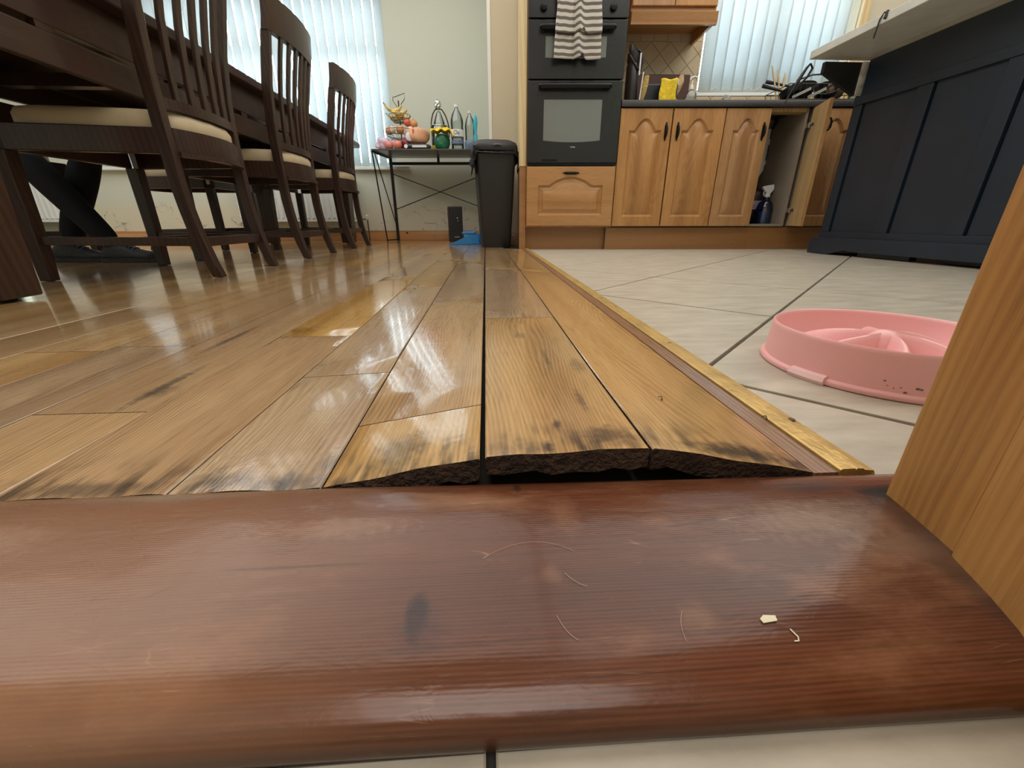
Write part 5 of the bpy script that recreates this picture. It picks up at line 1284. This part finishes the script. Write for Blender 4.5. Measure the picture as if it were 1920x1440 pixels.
for k, (x, y, x2, z2, lab) in enumerate([(1.87, 3.34, 1.79, .265, 'leftmost pale utensil fanned up from the dish rack'), (1.89, 3.34, 1.835, .24, 'middle pale utensil fanned up from the dish rack'), (1.90, 3.34, 1.89, .225, 'broad-ended wooden utensil at the right of the fan')]):
    t = ctr('wooden_utensil', lab, 'utensil', x, y, 'pale utensils in the dish rack')
    MB().tube([(0, 0, .06), ((x2 - x) * .7, 0, z2 * .8), (x2 - x, 0, z2)], [.004, .007 + .003 * (k == 2), .003], 8).build('shaft', M['pale_wood'], t, smooth=True)
for k, (dx, lab) in enumerate(((0, 'steel knife lying on the left front edge of the dish rack'), (.10, 'steel knife on the right front edge of the dish rack'))):
    t = ctr('table_knife', lab, 'knife', 1.90 + dx, 3.13, 'knives along the rack front')
    MB().beam((-.05, 0, .035), (.06, 0, .085), .004, .016).build('blade', M['steel'], t); MB().beam((.06, 0, .085), (.10, 0, .103), .010, .014).build('knife_handle', M['pot'], t)
t = ctr('mug', 'brown ceramic pot lying on its side in the dish rack', 'mug', 2.19, 3.27)
b = MB().lathe([(.001, 0), (.052, 0), (.058, .03), (.060, .10), (.055, .10), (.052, .01), (.001, .006)], 22).build('pot_body', M['mug'], t, smooth=40, loc=(-.05, 0, .10)); b.rotation_euler = (0, radians(78), 0)
MB().tube([(-.25, 0, .165), (-.15, 0, .195), (-.05, 0, .20), (.04, 0, .185)], .005, 7).build('long_handle', M['speaker'], t, smooth=True)
t = ctr('glass_tumbler', 'clear tumbler at the right end of the dish rack', 'glass', 2.33, 3.24)
MB().lathe([(.001, 0), (.030, 0), (.036, .09), (.033, .09), (.028, .008), (.001, .006)], 18).build('tumbler', GL, t, smooth=40, loc=(0, 0, .02))

# ------------------------------------------------------------------ ISLAND (parallel to the boards)
IS = M['island']
t = thing('kitchen_island', 'charcoal panelled kitchen island with a plinth on bracket feet', 'island', (2.08, 1.70, 0))
X0 = 0; Y1 = .865; Y0 = -1.2          # local y: far end, near end
MB().box((.022, Y0, .06), (.62, Y1, .84)).box((.022, Y0, .84), (.62, Y1 - .035, .985)).build('carcass', IS, t)
MB().box((.0, Y0, .822), (.022, Y1 - .030, .985)).build('top_board', IS, t, bevel=.001)
MB().box((-.006, Y0, .780), (.022, Y1 + .002, .822)).build('rail', IS, t, bevel=.0015)
MB().box((-.004, Y0, .085), (.022, Y1 + .002, .125)).build('rail', IS, t, bevel=.0015)
ys = [(Y1 - .055, Y1), (.425 - .0, .425 + .075), (.06, .06 + .075), (-.31, -.235), (-.68, -.605), (-1.2, -1.12)]
for a, b in ys: MB().box((.0, a, .125), (.022, b, .780)).build('stile', IS, t, bevel=.0015)
for (a, b), (c, d) in zip(ys[1:], ys[:-1]): MB().box((.012, b, .125), (.0225, c - .008, .780)).build('panel', IS, t)
MB().box((.0, Y1, .125), (.6, Y1 + .002, .83)).build('end_panel', IS, t)
MB().prism([(-.030, .012), (-.030, .070), (-.022, .082), (-.008, .092), (.03, .092), (.03, .012)], Y0, Y1 + .02, 'Y').build('plinth', IS, t) if False else None
pl = MB()
foot = [(Y1 + .035, 0), (Y1 + .035, .060), (Y1 + .022, .085), (Y1 + .015, .092), (Y0, .092), (Y0, .022), (Y1 - .32, .022), (Y1 - .235, .026), (Y1 - .20, .018), (Y1 - .13, 0)]
pl.prism(foot, -.030, .0, 'X').build('plinth', IS, t, bevel=.002)
MB().box((.0, Y1, .0), (.62, Y1 + .035, .06)).build('plinth_end', IS, t, bevel=.002)
MB().box((.01, Y1 - .30, .0), (.05, Y1 - .60, .03)).build('foot', IS, t)
MB().box((.05, Y0, .0), (.6, Y1 - .7, .06)).build('inner_foot', IS, t)
t = thing('island_bracket', 'dark triangular bracket holding up the counter overhang at the island end', 'bracket', (2.08, 2.57, 0))
MB().prism([(-.222, .985), (-.222, .935), (-.014, .832), (-.012, .832), (-.012, .985)], .0, .022, 'Y').build('gusset', M['speaker'], t, bevel=.001)
MB().box((-.012, -.008, .836), (.040, .0245, .986)).build('bare_edge', M['raw_board'], t, label='chipped pale bare board edge')
t = thing('island_counter', 'pale stone-effect counter slab overhanging the dark island', 'worktop', (1.80, 1.5, .988))
MB().box((0, -1.0, .02), (.93, 1.125, .057)).build('slab', M['counter'], t, bevel=.003)
MB().box((.30, -.99, .0), (.90, 1.02, .02)).build('underboard', M['counter'], t)
# straps hanging off the counter
t = thing('bag_strap', 'thin black strap hanging over the counter edge near the frame top', 'strap', (1.797, 2.19, 1.045))
MB().tube([(.16, -.10, .035), (.06, -.05, .004), (.004, .0, .004), (-.004, .004, -.02), (-.004, .012, -.085)], .0035, 6).build('strap', M['strap'], t, smooth=True)
MB().tube([(.004, -.02, .004), (-.004, -.022, -.025)], .006, 6).build('clip', M['strap'], t, smooth=True)
t = thing('handbag', 'black handbag with a brown trim lying on the counter', 'bag', (2.02, 2.02, 1.045))
bagm = MB(); bagm.grid(lambda u, v: (.13 * sin(pi * v) ** .6 * cos(2 * pi * u) * (1 + .06 * sin(9 * u)), .17 * sin(pi * v) ** .6 * sin(2 * pi * u), .05 - .05 * cos(pi * v) + .012 * sin(6 * u + 3 * v)), 24, 12); bagm.build('bag_body', M['strap'], t, smooth=70)
MB().tube([(-.12, -.05, .05), (-.125, .03, .06), (-.11, .1, .05)], .008, 6).build('trim', M['mug'], t, smooth=True)
t = thing('charger_cable', 'black looped cable dangling from the far corner of the counter', 'cable', (1.80, 2.625, .99))
MB().tube([(.01, -.005, .0), (-.004, .0, -.02), (-.03, .002, -.07), (-.055, .004, -.12), (-.085, .006, -.185)], [.004, .007, .009, .005, .003], 8).build('cable', M['strap'], t, smooth=True)
MB().tube([(.01, -.005, .0), (.03, .0, -.02), (.012, .002, -.06), (-.025, .004, -.10), (-.055, .006, -.13)], [.004, .006, .006, .004, .003], 8).build('cable_loop', M['strap'], t, smooth=True)

# ------------------------------------------------------------------ PINK SLOW-FEEDER BOWL
t = thing('slow_feeder_bowl', 'round pink plastic slow-feeder pet bowl on the floor tiles', 'bowl', (.5455, .5085, -.003))
PK = M['pink']; RB, RT, HB = .1405, .1330, .056
MB().lathe([(RB - .006, .0), (RB, .001), (RB + .0012, .005), (RB - .001, .008), (RB - .004, .009), (RT + .001, HB - .006), (RT + .0008, HB - .002), (RT - .001, HB), (RT - .003, HB - .001), (RT - .0045, HB - .005), (RT - .010, .016), (RT - .016, .011), (.001, .010)], 72).build('bowl_shell', PK, t, smooth=60)
hub = MB()
def ridge(a0, curve, L0, L1, h0):
    P = []; n = 14
    for k in range(n + 1):
        u = k / n; r = L0 + (L1 - L0) * u; a = a0 + curve * u
        P.append((r * cos(a), r * sin(a), h0 * (1 - u ** 2.6 * .9), .004 + .005 * u))
    return P
def fin(a0, curve, L1=.118, h0=.041):
    P = ridge(a0, curve, -.004, L1, h0); mb = MB(); m = 8; vs = []
    for i, (x, y, h, w_) in enumerate(P):
        j = min(i + 1, len(P) - 1); k = max(i - 1, 0); d = Vector((P[j][0] - P[k][0], P[j][1] - P[k][1], 0)).normalized(); n = Vector((-d.y, d.x, 0))
        for q in range(m + 1):
            a = pi * q / m; off = cos(a); zz = sin(a) ** .55
            wd = w_ + .011 * (1 - zz) ** 1.2
            p = Vector((x, y, 0)) + n * off * wd; vs.append((p.x, p.y, .010 + (h) * zz))
    mb.add(vs, [(i * (m + 1) + q, i * (m + 1) + q + 1, (i + 1) * (m + 1) + q + 1, (i + 1) * (m + 1) + q) for i in range(len(P) - 1) for q in range(m)])
    return mb
for k in range(6):
    fin(radians(-98 + 60 * k), radians(-30)).build('ridge', PK, t, smooth=70)
MB().lathe([(.034, .010), (.024, .036), (.017, .047), (.010, .0520), (.001, .0535)], 24).build('centre_cone', PK, t, smooth=60)
for a in (197, 77, 317):
    a = radians(a); mb = MB(); n = 8; vs = []
    sec = [(-.004, 0), (.006, 0), (.0085, .005), (.006, .0105), (-.004, .0125), (-.006, .012)]
    for k in range(n + 1):
        b = a + (k / n - .5) * .32
        for r_, z_ in sec: vs.append(((RB + r_ - .003) * cos(b), (RB + r_ - .003) * sin(b), z_))
    m = len(sec); mb.add(vs, [(i * m + q, i * m + (q + 1) % m, (i + 1) * m + (q + 1) % m, (i + 1) * m + q) for i in range(n) for q in range(m)] + [tuple(range(m)), tuple(range(n * m, n * m + m))])
    mb.build('rubber_foot', M['pink_pale'], t, smooth=40, label='paler rubber grip foot')
# scuff marks low on the wall of the bowl
sc = MB()
for ang, z, l in ((228.5, .021, .003), (230, .016, .002), (232.5, .014, .0018), (235, .016, .0022), (237, .011, .0035), (241, .017, .0042), (242.5, .0165, .003), (229, .026, .0015), (208, .022, .0013)):
    a = radians(ang); r_ = RB - .0035 - z * .10
    sc.ball((r_ * cos(a), r_ * sin(a), z), l * .6, 6, 4, (1, 1, .6))
sc.build('scuff', M['mug'], t)
